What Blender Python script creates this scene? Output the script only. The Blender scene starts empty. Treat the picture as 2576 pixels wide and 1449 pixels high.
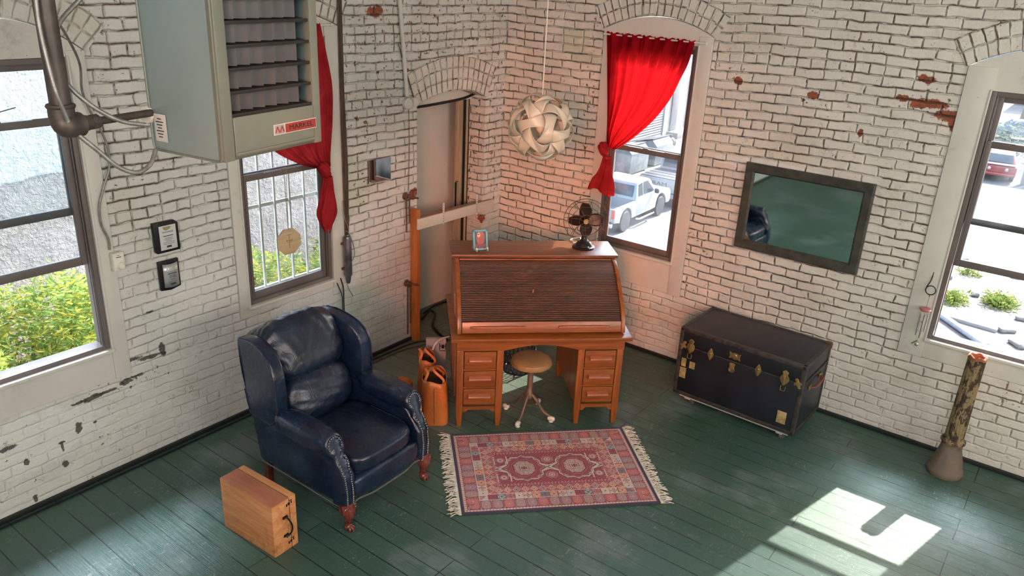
WORLD_S, SUN_S, TOP_FILL, SOUTH_FILL, EAST_FILL, EXPO, WARM_FILL, WIN_BOOST = 1.25, 14.5, 60, 220, 165, 0.12, 13.5, 560
import bpy, bmesh, math, random
import numpy as np
from mathutils import Vector, Matrix, Euler
from mathutils.geometry import tessellate_polygon
PI = math.pi
SC = bpy.context.scene
COL = SC.collection
random.seed(7)

# ------------------------------------------------------------------ camera
W_PX, H_PX, F_PX = 2576, 1449, 1981.3
CXP, CYP = 1288.0, 724.5
CAM = Vector((4.816, -6.274, 3.3))
YAW, PITCH, ROLL = [math.radians(a) for a in (126.271, 21.712, 2.864)]
fw = Vector((math.cos(PITCH)*math.cos(YAW), math.cos(PITCH)*math.sin(YAW), -math.sin(PITCH)))
r0 = fw.cross(Vector((0, 0, 1))).normalized(); u0 = r0.cross(fw)
rt = math.cos(ROLL)*r0 + math.sin(ROLL)*u0
up = -math.sin(ROLL)*r0 + math.cos(ROLL)*u0
cd = bpy.data.cameras.new('camera'); cam = bpy.data.objects.new('camera', cd); COL.objects.link(cam)
cd.sensor_fit = 'HORIZONTAL'; cd.sensor_width = 36.0; cd.lens = 36.0*F_PX/W_PX
cd.clip_start = 0.05; cd.clip_end = 500
mw = Matrix.Identity(4)
for i in range(3):
    mw[i][0] = rt[i]; mw[i][1] = up[i]; mw[i][2] = -fw[i]; mw[i][3] = CAM[i]
cam.matrix_world = mw
SC.camera = cam

def ray(px, py):
    return rt*((px-CXP)/F_PX) - up*((py-CYP)/F_PX) + fw
def at_x(px, py, X=0.0):
    d = ray(px, py); return CAM + d*((X-CAM.x)/d.x)
def at_y(px, py, Y=0.0):
    d = ray(px, py); return CAM + d*((Y-CAM.y)/d.y)
def at_z(px, py, Z=0.0):
    d = ray(px, py); return CAM + d*((Z-CAM.z)/d.z)
def at_d(px, py, dist):
    return CAM + ray(px, py).normalized()*dist

# ------------------------------------------------------------------ world, sun, added fill lamps
wd = bpy.data.worlds.new('World'); SC.world = wd; wd.use_nodes = True
wn = wd.node_tree.nodes; wl = wd.node_tree.links
bg = wn['Background']
sky = wn.new('ShaderNodeTexSky'); sky.sky_type = 'NISHITA'; sky.sun_disc = False
sky.sun_elevation = math.radians(41); sky.sun_rotation = math.radians(13)
sky.air_density = 1.0; sky.dust_density = 2.0
wl.new(sky.outputs[0], bg.inputs[0]); bg.inputs[1].default_value = WORLD_S

sl = bpy.data.lights.new('sun', 'SUN'); so = bpy.data.objects.new('sun', sl); COL.objects.link(so)
sl.energy = SUN_S; sl.angle = math.radians(0.6); sl.color = (1.0, 0.94, 0.84)
SUN_DIR = Vector((-0.23, -1.0, -0.89)).normalized()
so.rotation_euler = SUN_DIR.to_track_quat('-Z', 'Y').to_euler(); so.location = (5, 8, 9)

def area(name, loc, target, sx, sy, energy, color):
    l = bpy.data.lights.new(name, 'AREA'); l.shape = 'RECTANGLE'; l.size = sx; l.size_y = sy
    l.energy = energy; l.color = color
    o = bpy.data.objects.new(name, l); COL.objects.link(o); o.location = loc
    o.rotation_euler = (Vector(target)-Vector(loc)).to_track_quat('-Z', 'Y').to_euler()
    return o
# fill lamps added out of view to brighten the walls and floor
area('overhead_fill', (5.0, -6.0, 4.3), (1.2, -1.4, 1.6), 3.0, 2.4, TOP_FILL, (0.97, 0.97, 1.0))
area('south_fill', (5.5, -9.4, 3.3), (3.0, -1.0, 1.6), 4.5, 1.8, SOUTH_FILL, (1.0, 0.955, 0.91))
area('east_fill', (8.8, -3.6, 3.0), (1.0, -3.0, 1.4), 3.6, 1.8, EAST_FILL, (1.0, 0.95, 0.86))

# lamps added outside the windows to boost the cool sky light through each
for nm_, lc, tg in (('left_window_sky_boost', (-2.6, -4.5, 4.7), (1.6, -4.7, 0)), ('barred_window_skylight', (-2.6, -2.2, 4.7), (1.6, -2.9, 0)),
                    ('curtained_window_sky_boost', (1.8, 2.6, 4.7), (1.9, -1.6, 0)), ('right_window_sky_boost', (4.9, 2.6, 4.7), (4.4, -1.6, 0))):
    area(nm_, lc, tg, 1.6, 1.2, WIN_BOOST, (0.74, 0.86, 1.0))
w_ = area('warm_corner_fill', (6.0, -9.2, 3.6), (0.9, -0.2, 1.05), 1.0, 1.0, WARM_FILL, (1.0, 0.20, 0.03))  # added orange fill, out of view, for the glow on corner and desk
w_.data.spread = math.radians(27)
SC.view_settings.view_transform = 'Standard'
SC.view_settings.look = 'None'
SC.view_settings.gamma = 1.0
SC.view_settings.use_curve_mapping = False
SC.view_settings.exposure = EXPO
SC.cycles.max_bounces = 6; SC.cycles.diffuse_bounces = 3; SC.cycles.glossy_bounces = 2
SC.cycles.use_adaptive_sampling = True; SC.cycles.adaptive_threshold = 0.11; SC.cycles.adaptive_min_samples = 16
SC.cycles.transmission_bounces = 3; SC.cycles.transparent_max_bounces = 8
SC.cycles.caustics_reflective = False; SC.cycles.caustics_refractive = False
SC.cycles.sample_clamp_indirect = 6.0
SC.cycles.use_denoising = True
try:
    SC.cycles.denoiser = 'OPENIMAGEDENOISE'; SC.cycles.denoising_input_passes = 'RGB_ALBEDO_NORMAL'
except Exception:
    pass

# ------------------------------------------------------------------ node helper
class NM:
    def __init__(s, name):
        s.m = bpy.data.materials.new(name); s.m.use_nodes = True
        s.t = s.m.node_tree; s.N = s.t.nodes; s.L = s.t.links
        s.b = s.N['Principled BSDF']; s.out = s.N['Material Output']
    def set(s, inp, v):
        if v is None: return
        if isinstance(v, bpy.types.NodeSocket): s.L.new(v, inp)
        elif isinstance(v, (tuple, list)) and len(v) == 3 and inp.type == 'RGBA': inp.default_value = (*v, 1)
        else: inp.default_value = v
    def coord(s, kind='Object'):
        return s.N.new('ShaderNodeTexCoord').outputs[kind]
    def map(s, v, scale=(1, 1, 1), loc=(0, 0, 0), rot=(0, 0, 0)):
        n = s.N.new('ShaderNodeMapping'); s.set(n.inputs[0], v)
        n.inputs['Scale'].default_value = scale; n.inputs['Location'].default_value = loc; n.inputs['Rotation'].default_value = rot
        return n.outputs[0]
    def noise(s, v, scale=5, detail=3, rough=.55, dist=0, out=0):
        n = s.N.new('ShaderNodeTexNoise'); s.set(n.inputs['Vector'], v)
        n.inputs['Scale'].default_value = scale; n.inputs['Detail'].default_value = detail
        n.inputs['Roughness'].default_value = rough; n.inputs['Distortion'].default_value = dist
        return n.outputs[out]
    def voro(s, v, scale=5, feat='F1', out='Distance', rnd=1.0):
        n = s.N.new('ShaderNodeTexVoronoi'); n.feature = feat; s.set(n.inputs['Vector'], v)
        n.inputs['Scale'].default_value = scale; n.inputs['Randomness'].default_value = rnd
        return n.outputs[out]
    def wave(s, v, scale=5, dist=0, detail=2, direction='X', dscale=1.0):
        n = s.N.new('ShaderNodeTexWave'); n.bands_direction = direction; s.set(n.inputs['Vector'], v)
        n.inputs['Scale'].default_value = scale; n.inputs['Distortion'].default_value = dist
        n.inputs['Detail'].default_value = detail; n.inputs['Detail Scale'].default_value = dscale
        return n.outputs['Fac']
    def brick(s, v, bw, rh, mortar, smooth=.1, offset=.5, bias=0.0, freq=2):
        n = s.N.new('ShaderNodeTexBrick'); s.set(n.inputs['Vector'], v); n.offset = offset; n.offset_frequency = freq
        n.inputs['Scale'].default_value = 1; n.inputs['Mortar Size'].default_value = mortar
        n.inputs['Mortar Smooth'].default_value = smooth; n.inputs['Bias'].default_value = bias
        n.inputs['Brick Width'].default_value = bw; n.inputs['Row Height'].default_value = rh
        n.inputs['Color1'].default_value = (0, 0, 0, 1); n.inputs['Color2'].default_value = (1, 1, 1, 1)
        n.inputs['Mortar'].default_value = (0.5, 0.5, 0.5, 1)
        return n.outputs['Fac'], n.outputs['Color']
    def math(s, op, a, b=None, c=None, clamp=False):
        n = s.N.new('ShaderNodeMath'); n.operation = op; n.use_clamp = clamp
        s.set(n.inputs[0], a); s.set(n.inputs[1], b)
        if c is not None: s.set(n.inputs[2], c)
        return n.outputs[0]
    def vmath(s, op, a, b=None, out=0, sc=None):
        n = s.N.new('ShaderNodeVectorMath'); n.operation = op
        s.set(n.inputs[0], a); s.set(n.inputs[1], b)
        if sc is not None: n.inputs['Scale'].default_value = sc
        return n.outputs[out]
    def ss(s, v, lo, hi, a=0.0, b=1.0):
        n = s.N.new('ShaderNodeMapRange'); n.interpolation_type = 'SMOOTHSTEP'; s.set(n.inputs[0], v)
        for i, q in ((1, lo), (2, hi), (3, a), (4, b)): s.set(n.inputs[i], q)
        return n.outputs[0]
    def ramp(s, v, stops):
        n = s.N.new('ShaderNodeValToRGB'); s.set(n.inputs[0], v); e = n.color_ramp.elements
        while len(e) > 1: e.remove(e[-1])
        e[0].position = stops[0][0]; e[0].color = (*stops[0][1], 1)
        for p, c in stops[1:]:
            q = e.new(p); q.color = (*c, 1)
        return n.outputs[0]
    def mix(s, f, a, b, mode='MIX'):
        n = s.N.new('ShaderNodeMix'); n.data_type = 'RGBA'; n.blend_type = mode
        s.set(n.inputs[0], f); s.set(n.inputs[6], a); s.set(n.inputs[7], b)
        return n.outputs[2]
    def sep(s, v):
        n = s.N.new('ShaderNodeSeparateXYZ'); s.set(n.inputs[0], v); return n.outputs
    def comb(s, x, y, z=0.0):
        n = s.N.new('ShaderNodeCombineXYZ'); s.set(n.inputs[0], x); s.set(n.inputs[1], y); s.set(n.inputs[2], z); return n.outputs[0]
    def bump(s, h, dist=.01, strength=1.0, normal=None):
        n = s.N.new('ShaderNodeBump'); s.set(n.inputs['Height'], h); n.inputs['Distance'].default_value = dist
        n.inputs['Strength'].default_value = strength
        if normal is not None: s.set(n.inputs['Normal'], normal)
        return n.outputs[0]
    def P(s, color=None, rough=None, metal=None, normal=None, **k):
        s.set(s.b.inputs['Base Color'], color); s.set(s.b.inputs['Roughness'], rough)
        s.set(s.b.inputs['Metallic'], metal); s.set(s.b.inputs['Normal'], normal)
        for q, v in k.items(): s.set(s.b.inputs[q.replace('_', ' ')], v)
        return s.m

def plain(name, color, rough=.5, metal=0.0, nscale=6, var=.12, bump=0.0, bscale=60, **k):
    n = NM(name); c = n.coord()
    f = n.noise(c, nscale, 4)
    col = n.mix(n.ss(f, .3, .7), tuple(x*(1-var) for x in color), tuple(min(1, x*(1+var)) for x in color))
    nm = n.bump(n.noise(c, bscale, 4), .002, bump) if bump else None
    return n.P(col, n.math('ADD', n.math('MULTIPLY', f, .12), rough-.06), metal, nm, **k)

def wood(name, c1, c2, rough=.4, scale=1.0, axis='X', worn=None, coat=0.0, bumps=.15):
    n = NM(name); c = n.coord()
    st = {'X': (1.2, 14, 14), 'Y': (14, 1.2, 14), 'Z': (14, 14, 1.2)}[axis]
    v = n.map(c, tuple(q*scale for q in st))
    f = n.noise(v, 1.6, 6, .6, .6); g = n.noise(v, 7, 3, .6, .2)
    col = n.mix(n.ss(f, .33, .68), c1, c2)
    col = n.mix(n.math('MULTIPLY', n.ss(g, .52, .75), .5), col, tuple(x*.45 for x in c1))
    if worn:
        w = n.ss(n.noise(c, 2.3, 6, .65), .5, .66); col = n.mix(n.math('MULTIPLY', w, .7), col, worn)
    return n.P(col, n.math('ADD', n.math('MULTIPLY', g, .25), rough-.12), 0, n.bump(g, .002, bumps), Coat_Weight=coat, Coat_Roughness=.25)

def leather(name, c1, c2, rough=.35, wr=.5, coat=.2, soft=False):
    n = NM(name); c = n.coord()
    f = n.noise(c, 5, 4)
    col = n.mix(n.ss(f, .35, .65), c1, c2)
    w1 = n.noise(n.map(c, (1, 1, 1)), 6, 3, .6, 1.6)
    w2 = n.noise(c, 22, 3, .6, 1.0)
    fine = n.voro(c, 260)
    if soft:
        w1 = n.noise(n.map(c, (1, 1, 1)), 3.2, 2, .5, 2.2); w2 = n.math('MULTIPLY', n.ss(n.math('ABSOLUTE', n.math('SUBTRACT', n.noise(n.map(c, (1, 2.2, 1)), 4.5, 2, .5, 1.5), .5)), .0, .07), .22)
    h = n.math('ADD', n.math('MULTIPLY', w1, 1.0), n.math('ADD', n.math('MULTIPLY', w2, .25), n.math('MULTIPLY', fine, .03)))
    return n.P(col, n.math('ADD', n.math('MULTIPLY', n.noise(c, 12, 4), .3), rough-.15), 0, n.bump(h, .02, wr), Coat_Weight=coat, Coat_Roughness=.3)

# ---- painted brick: uv.x runs along the wall in metres, uv.y is the height
def brick_mat(name, chips=(), bare=(), green=(), patches=(), voids=(), wear=.5, low=0.55, lowz=(.1, 1.2), polar=False, base=(.72, .68, .61)):
    n = NM(name); uv = n.coord('UV')
    wv = n.vmath('SUBTRACT', n.noise(uv, 4.2, 2, out=1), (.5, .5, .5))
    wv2 = n.vmath('SUBTRACT', n.noise(uv, 22.0, 2, out=1), (.5, .5, .5))
    wv3 = n.vmath('SUBTRACT', n.noise(uv, .9, 0, out=1), (.5, .5, .5))
    v = n.vmath('ADD', uv, n.vmath('ADD', n.vmath('ADD', n.vmath('SCALE', wv, sc=.034), n.vmath('SCALE', wv3, sc=.05)), n.vmath('SCALE', wv2, sc=.012)))
    u_, z_, _ = n.sep(v)
    bw_, bo_, sh_ = (.1, 0.0, (0, 0, 0)) if polar else (.107, .5, (.05, 0, 0))
    fa, ca = n.brick(v, .214, .072, .0052, .6); fb, cb = n.brick(n.vmath('ADD', v, sh_), bw_, .072, .0052, .6, bo_)
    wa, _c = n.brick(v, .214, .072, .012, 1.0); wb, _c = n.brick(n.vmath('ADD', v, sh_), bw_, .072, .012, 1.0, bo_)
    row = n.math('FLOOR', n.math('DIVIDE', z_, .072)); m7 = n.math('MODULO', n.math('ADD', row, 140.0), 7.0)
    hd = n.math('COMPARE', m7, 3.0, .5)
    if polar: hd = 1.0
    thin = n.mix(hd, fa, fb); wide = n.mix(hd, wa, wb); bcol = n.mix(hd, ca, cb)
    big = n.noise(uv, 1.1, 3); med = n.noise(uv, 7.0, 3, .6); med2 = n.noise(n.vmath('ADD', uv, (7.3, 2.1, 0)), 8.5, 3, .6)
    uo, zo, _ = n.sep(uv)
    hgt = n.ss(n.math('ADD', zo, n.math('MULTIPLY', n.math('SUBTRACT', big, .5), 1.2)), lowz[0], lowz[1], low, 1.0)
    fz = n.math('FRACT', n.math('DIVIDE', z_, .072)); hz = n.math('MULTIPLY', n.math('MINIMUM', fz, n.math('SUBTRACT', 1.0, fz)), .072)
    ishor = n.ss(hz, .009, .006)
    ph = n.ss(n.math('ADD', n.math('MULTIPLY', med, .8), n.math('MULTIPLY', big, .35)), .50, .64)
    pv_ = n.ss(n.math('ADD', n.math('MULTIPLY', med2, .8), n.math('MULTIPLY', big, .30)), .55, .64)
    pres = n.mix(ishor, pv_, ph)
    thk = n.math('ADD', thin, n.math('MULTIPLY', n.math('SUBTRACT', n.noise(uv, 30, 4, .65), .5), 1.3))
    crack = n.math('MULTIPLY', n.math('MULTIPLY', n.ss(thk, .45, .85), n.ss(thin, .05, .3)), n.math('MULTIPLY', pres, hgt))
    pv = n.noise(uv, 3.0, 3, .6)
    paint = n.mix(n.ss(pv, .3, .7), tuple(x*.92 for x in base), tuple(min(1, x*1.06) for x in base))
    paint = n.mix(n.math('MULTIPLY', n.ss(bcol, .2, .9), .14), paint, tuple(x*.82 for x in base))
    stain = n.ss(n.noise(n.vmath('ADD', uv, (3.1, 9.2, 0)), 1.7, 5, .65), .50, .72)
    paint = n.mix(n.math('MULTIPLY', stain, .40), paint, (.56, .50, .38))
    paint = n.mix(n.math('MULTIPLY', n.math('MULTIPLY', n.ss(wide, .35, .95), n.math('MULTIPLY', ph, hgt)), .32), paint, (.40, .33, .24))
    nsp = n.math('SUBTRACT', n.noise(uv, 14, 4, .7), .5)
    def spot(u, z, ru, rz, soft=.5):
        d = n.vmath('LENGTH', n.vmath('DIVIDE', n.vmath('SUBTRACT', uv, (u, z, 0)), (ru, rz, 1)), out=1)
        d = n.math('ADD', d, n.math('MULTIPLY', nsp, soft*2.2))
        return n.ss(d, .8, 1.15, 1.0, 0.0)
    for (u, z, ru, rz) in green:
        paint = n.mix(n.math('MULTIPLY', spot(u, z, ru, rz, .6), .45), paint, (.42, .50, .36))
    for (u, z, ru, rz) in patches:
        paint = n.mix(n.math('MULTIPLY', spot(u, z, ru, rz, .4), .8), paint, (.80, .79, .76))
    wearm = n.ss(big, .62-.25*wear, .80-.2*wear)
    for (u, z, ru, rz) in chips: wearm = n.math('MAXIMUM', wearm, spot(u, z, ru, rz, .9))
    sp = n.noise(uv, 21, 5, .66)
    chip = n.math('MULTIPLY', n.ss(n.math('ADD', sp, n.math('MULTIPLY', wearm, .10)), .685, .72), 1.0)
    dark = n.math('MAXIMUM', crack, chip)
    nk = n.noise(n.map(n.vmath('ADD', uv, n.vmath('SCALE', wv2, sc=.03)), (26, 15, 1)), 1.0, 3, .6)
    dark = n.math('MAXIMUM', dark, n.math('MULTIPLY', n.ss(n.math('ABSOLUTE', n.math('SUBTRACT', nk, .5)), .012, .004), n.ss(n.noise(uv, 9.0, 4, .6), .585, .64)))
    pits = n.ss(n.voro(n.vmath('ADD', uv, n.vmath('SCALE', wv2, sc=.02)), 9.0), .035, .022)
    dark = n.math('MAXIMUM', dark, n.math('MULTIPLY', pits, .9))
    dcol = n.mix(n.ss(n.math('ADD', n.noise(uv, 19, 3), n.math('MULTIPLY', wearm, .12)), .42, .68), (.035, .022, .013), (.20, .085, .040))
    col = n.mix(n.math('MULTIPLY', dark, .93), paint, dcol)
    for (u, z, ru, rz) in voids:
        col = n.mix(n.math('MULTIPLY', spot(u, z, ru, rz, 1.6), .9), col, (.055, .050, .040))
    bm = 0.0
    for i, (u, z, ru, rz) in enumerate(bare):
        q = spot(u, z, ru, rz, 1.3)
        col = n.mix(q, col, n.mix(n.ss(n.noise(uv, 30, 5), .4, .65), (.34, .085, .035), (.20, .07, .045)))
        bm = n.math('MAXIMUM', bm, q)
    if bare:
        col = n.mix(n.math('MULTIPLY', n.math('MULTIPLY', n.ss(wide, .3, .8), bm), .8), col, (.10, .07, .05))
    h = n.math('SUBTRACT', n.math('ADD', n.math('MULTIPLY', n.noise(uv, 30, 3, .6), .45), n.math('MULTIPLY', med, .6)),
               n.math('ADD', n.math('MULTIPLY', n.math('MULTIPLY', wide, n.math('ADD', .12, n.math('MULTIPLY', hgt, .88))), .75), n.math('MULTIPLY', crack, .8)))
    h = n.math('ADD', h, n.math('MULTIPLY', bcol, .25))
    return n.P(col, .62, 0, n.bump(h, .015, 1.0), Specular_IOR_Level=.35)

def glass_mat(name, tint=(.93, .96, .97), haze=.018):
    n = NM(name)
    tr = n.N.new('ShaderNodeBsdfTransparent'); tr.inputs[0].default_value = (*tint, 1)
    gl = n.N.new('ShaderNodeBsdfGlossy'); gl.inputs['Roughness'].default_value = .02
    df = n.N.new('ShaderNodeBsdfTranslucent'); df.inputs[0].default_value = (.9, .93, 1, 1)
    fr = n.N.new('ShaderNodeFresnel'); fr.inputs[0].default_value = 1.45
    m1 = n.N.new('ShaderNodeMixShader'); n.L.new(fr.outputs[0], m1.inputs[0]); n.L.new(tr.outputs[0], m1.inputs[1]); n.L.new(gl.outputs[0], m1.inputs[2])
    m2 = n.N.new('ShaderNodeMixShader')
    n.set(m2.inputs[0], n.math('MULTIPLY', n.ss(n.noise(n.coord(), 3, 4), .3, .7), haze))
    n.L.new(m1.outputs[0], m2.inputs[1]); n.L.new(df.outputs[0], m2.inputs[2])
    n.L.new(m2.outputs[0], n.out.inputs[0])
    return n.m

def cloth_mat(name, c1, c2, trans=.5, tcol=None):
    n = NM(name); c = n.coord()
    f = n.noise(c, 9, 4); col = n.mix(n.ss(f, .35, .65), c1, c2)
    df = n.N.new('ShaderNodeBsdfDiffuse'); tl = n.N.new('ShaderNodeBsdfTranslucent')
    n.L.new(col, df.inputs[0])
    if tcol: n.set(tl.inputs[0], tcol)
    else: n.L.new(col, tl.inputs[0])
    nm = n.bump(n.noise(n.map(c, (1, 1, .15)), 60, 3), .004, .4); n.L.new(nm, df.inputs['Normal'])
    mx = n.N.new('ShaderNodeMixShader'); mx.inputs[0].default_value = trans
    n.L.new(df.outputs[0], mx.inputs[1]); n.L.new(tl.outputs[0], mx.inputs[2]); n.L.new(mx.outputs[0], n.out.inputs[0])
    return n.m

# ------------------------------------------------------------------ mesh helper
class MB:
    def __init__(s): s.bm = bmesh.new(); s.uv = None
    def _fin(s, vs, M):
        if M is not None: bmesh.ops.transform(s.bm, matrix=M, verts=vs)
        return vs
    def box(s, c, sz, bev=0.0, M=None, seg=2, rz=0.0, rx=0.0, ry=0.0):
        old = set(s.bm.verts)
        r = bmesh.ops.create_cube(s.bm, size=1); vs = r['verts']
        for v in vs: v.co = Vector((v.co.x*sz[0], v.co.y*sz[1], v.co.z*sz[2]))
        if bev > 0:
            es = list({e for v in vs for e in v.link_edges})
            bmesh.ops.bevel(s.bm, geom=es, offset=min(bev, .49*min(sz)), segments=seg, profile=.6, affect='EDGES')
            vs = [v for v in s.bm.verts if v not in old]
        T = Matrix.Translation(c) @ Euler((rx, ry, rz)).to_matrix().to_4x4()
        bmesh.ops.transform(s.bm, matrix=T, verts=vs)
        return s._fin(vs, M)
    def grid_faces(s, rows, closed_u=False, closed_v=False):
        nu = len(rows); nv = len(rows[0])
        for i in range(nu if closed_u else nu-1):
            for j in range(nv if closed_v else nv-1):
                a, b, c, d = rows[i][j], rows[(i+1) % nu][j], rows[(i+1) % nu][(j+1) % nv], rows[i][(j+1) % nv]
                try: s.bm.faces.new((a, b, c, d))
                except ValueError: pass
    def surf(s, fn, nu, nv, closed_u=False, closed_v=False, M=None):
        rows = [[s.bm.verts.new(fn(i/(nu if closed_u else nu-1), j/(nv if closed_v else nv-1))) for j in range(nv)] for i in range(nu)]
        s.grid_faces(rows, closed_u, closed_v)
        return s._fin([v for r in rows for v in r], M)
    def lathe(s, prof, seg=24, M=None, cap=True, axis='Z', fl=None):
        rows = []
        for (r, z) in prof:
            row = []
            for k in range(seg):
                a = 2*PI*k/seg
                rr = r*(fl(a, z) if fl else 1)
                p = (rr*math.cos(a), rr*math.sin(a), z)
                if axis == 'X': p = (p[2], p[0], p[1])
                elif axis == 'Y': p = (p[0], p[2], p[1])
                row.append(s.bm.verts.new(p))
            rows.append(row)
        s.grid_faces(rows, False, True)
        if cap:
            for q, rev in ((rows[0], True), (rows[-1], False)):
                try: s.bm.faces.new(q[::-1] if rev else q)
                except ValueError: pass
        return s._fin([v for r in rows for v in r], M)
    def cyl(s, a, b, r, r2=None, seg=12, M=None):
        a, b = Vector(a), Vector(b); d = b-a; L = d.length
        T = Matrix.Translation(a) @ d.to_track_quat('Z', 'Y').to_matrix().to_4x4()
        vs = s.lathe([(r, 0), (r if r2 is None else r2, L)], seg)
        bmesh.ops.transform(s.bm, matrix=T, verts=vs)
        return s._fin(vs, M)
    def tube(s, pts, r, seg=8, closed=False, M=None, smooth=0, sq=None):
        pts = [Vector(p) for p in pts]
        if smooth: pts = catmull(pts, smooth, closed)
        n = len(pts); rows = []; nrm = None
        for i, p in enumerate(pts):
            if closed: t = (pts[(i+1) % n]-pts[i-1]).normalized()
            else: t = (pts[min(i+1, n-1)]-pts[max(i-1, 0)]).normalized()
            if nrm is None:
                h = Vector((0, 0, 1)) if abs(t.z) < .9 else Vector((1, 0, 0)); nrm = (h-t*h.dot(t)).normalized()
            else: nrm = (nrm-t*nrm.dot(t)).normalized()
            bn = t.cross(nrm); rr = r(i/(n-1)) if callable(r) else r
            row = []
            for k in range(seg):
                a = 2*PI*k/seg
                ca, sa = math.cos(a)*rr, math.sin(a)*rr
                if sq: ca *= sq[0]; sa *= sq[1]
                row.append(s.bm.verts.new(p+nrm*ca+bn*sa))
            rows.append(row)
        s.grid_faces(rows, closed, True)
        if not closed:
            for q in (rows[0][::-1], rows[-1]):
                try: s.bm.faces.new(q)
                except ValueError: pass
        return s._fin([v for q in rows for v in q], M)
    def sphere(s, c, r, seg=12, M=None, sc=(1, 1, 1)):
        vs = bmesh.ops.create_uvsphere(s.bm, u_segments=seg, v_segments=max(6, seg//2), radius=r)['verts']
        for v in vs: v.co = Vector((v.co.x*sc[0]+c[0], v.co.y*sc[1]+c[1], v.co.z*sc[2]+c[2]))
        return s._fin(vs, M)
    def torus(s, c, R, r, n=24, m=6, M=None, axis='Z', sc=(1, 1)):
        pts = []
        for k in range(n):
            a = 2*PI*k/n; x, y = R*sc[0]*math.cos(a), R*sc[1]*math.sin(a)
            p = {'Z': (x, y, 0), 'X': (0, x, y), 'Y': (x, 0, y)}[axis]
            pts.append(Vector(c)+Vector(p))
        return s.tube(pts, r, m, True, M)
    def prism(s, pts, d0, d1, plane='XZ', M=None, holes=(), bev=0.0, fn=None):
        """outline pts in a plane, extruded between d0 and d1 along the third axis"""
        def P3(p, d):
            return {'XZ': (p[0], d, p[1]), 'YZ': (d, p[0], p[1]), 'XY': (p[0], p[1], d)}[plane]
        old = set(s.bm.verts)
        loops = [list(pts)]+[list(h) for h in holes]
        flat = [p for l in loops for p in l]
        tris = tessellate_polygon([[Vector((p[0], p[1], 0)) for p in l] for l in loops])
        A = [s.bm.verts.new(P3(p, d0)) for p in flat]; B = [s.bm.verts.new(P3(p, d1)) for p in flat]
        fs = []
        for t in tris:
            try: fs.append(s.bm.faces.new([A[i] for i in t])); fs.append(s.bm.faces.new([B[i] for i in t][::-1]))
            except ValueError: pass
        o = 0
        for l in loops:
            k = len(l)
            for i in range(k):
                j = (i+1) % k
                fs.append(s.bm.faces.new((A[o+i], A[o+j], B[o+j], B[o+i])))
            o += k
        bmesh.ops.recalc_face_normals(s.bm, faces=fs)
        vs = A+B
        if bev > 0:
            bmesh.ops.dissolve_limit(s.bm, angle_limit=.01, verts=vs, edges=list({e for v in vs for e in v.link_edges}))
            vs = [v for v in s.bm.verts if v not in old]
            es = [e for e in {e for v in vs for e in v.link_edges} if len(e.link_faces) == 2 and e.calc_face_angle(0) > .5]
            bmesh.ops.bevel(s.bm, geom=es, offset=bev, segments=3, profile=.5, affect='EDGES', clamp_overlap=True)
            vs = [v for v in s.bm.verts if v not in old]
        return s._fin(vs, M)
    def superbox(s, c, sz, e=5.0, n=10, M=None, fn=None, rx=0, ry=0, rz=0):
        old = set(s.bm.verts)
        vs = bmesh.ops.create_cube(s.bm, size=2)['verts']
        es = list({x for v in vs for x in v.link_edges})
        bmesh.ops.subdivide_edges(s.bm, edges=es, cuts=n, use_grid_fill=True)
        vs = [v for v in s.bm.verts if v not in old]
        for v in vs:
            p = v.co; d = (abs(p.x)**e+abs(p.y)**e+abs(p.z)**e)**(1/e)
            q = p/d
            if fn: q = Vector(fn(q))
            v.co = Vector((q.x*sz[0]/2, q.y*sz[1]/2, q.z*sz[2]/2))
        T = Matrix.Translation(c) @ Euler((rx, ry, rz)).to_matrix().to_4x4()
        bmesh.ops.transform(s.bm, matrix=T, verts=vs)
        return s._fin(vs, M)
    def build(s, name, mat, parent=None, loc=(0, 0, 0), rz=0.0, smooth=True, ang=35, kind=None, label=None, fixn=False):
        if fixn: bmesh.ops.recalc_face_normals(s.bm, faces=s.bm.faces)
        me = bpy.data.meshes.new(name); s.bm.to_mesh(me); s.bm.free()
        me.materials.append(mat)
        if smooth:
            me.polygons.foreach_set('use_smooth', [True]*len(me.polygons))
            try: me.set_sharp_from_angle(angle=math.radians(ang))
            except Exception: pass
        o = bpy.data.objects.new(name, me); COL.objects.link(o)
        o.location = loc; o.rotation_euler = (0, 0, rz)
        if parent is not None: o.parent = parent
        if kind: o['kind'] = kind
        if label: o['label'] = label
        return o

def catmull(pts, n, closed=False):
    out = []; k = len(pts)
    rng = range(k if closed else k-1)
    for i in rng:
        p0 = pts[(i-1) % k] if (closed or i > 0) else pts[0]*2-pts[1]
        p1 = pts[i]; p2 = pts[(i+1) % k]
        p3 = pts[(i+2) % k] if (closed or i+2 < k) else p2*2-p1
        for j in range(n):
            t = j/n
            out.append(.5*((2*p1)+(-p0+p2)*t+(2*p0-5*p1+4*p2-p3)*t*t+(-p0+3*p1-3*p2+p3)*t**3))
    if not closed: out.append(pts[-1])
    return out

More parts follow.
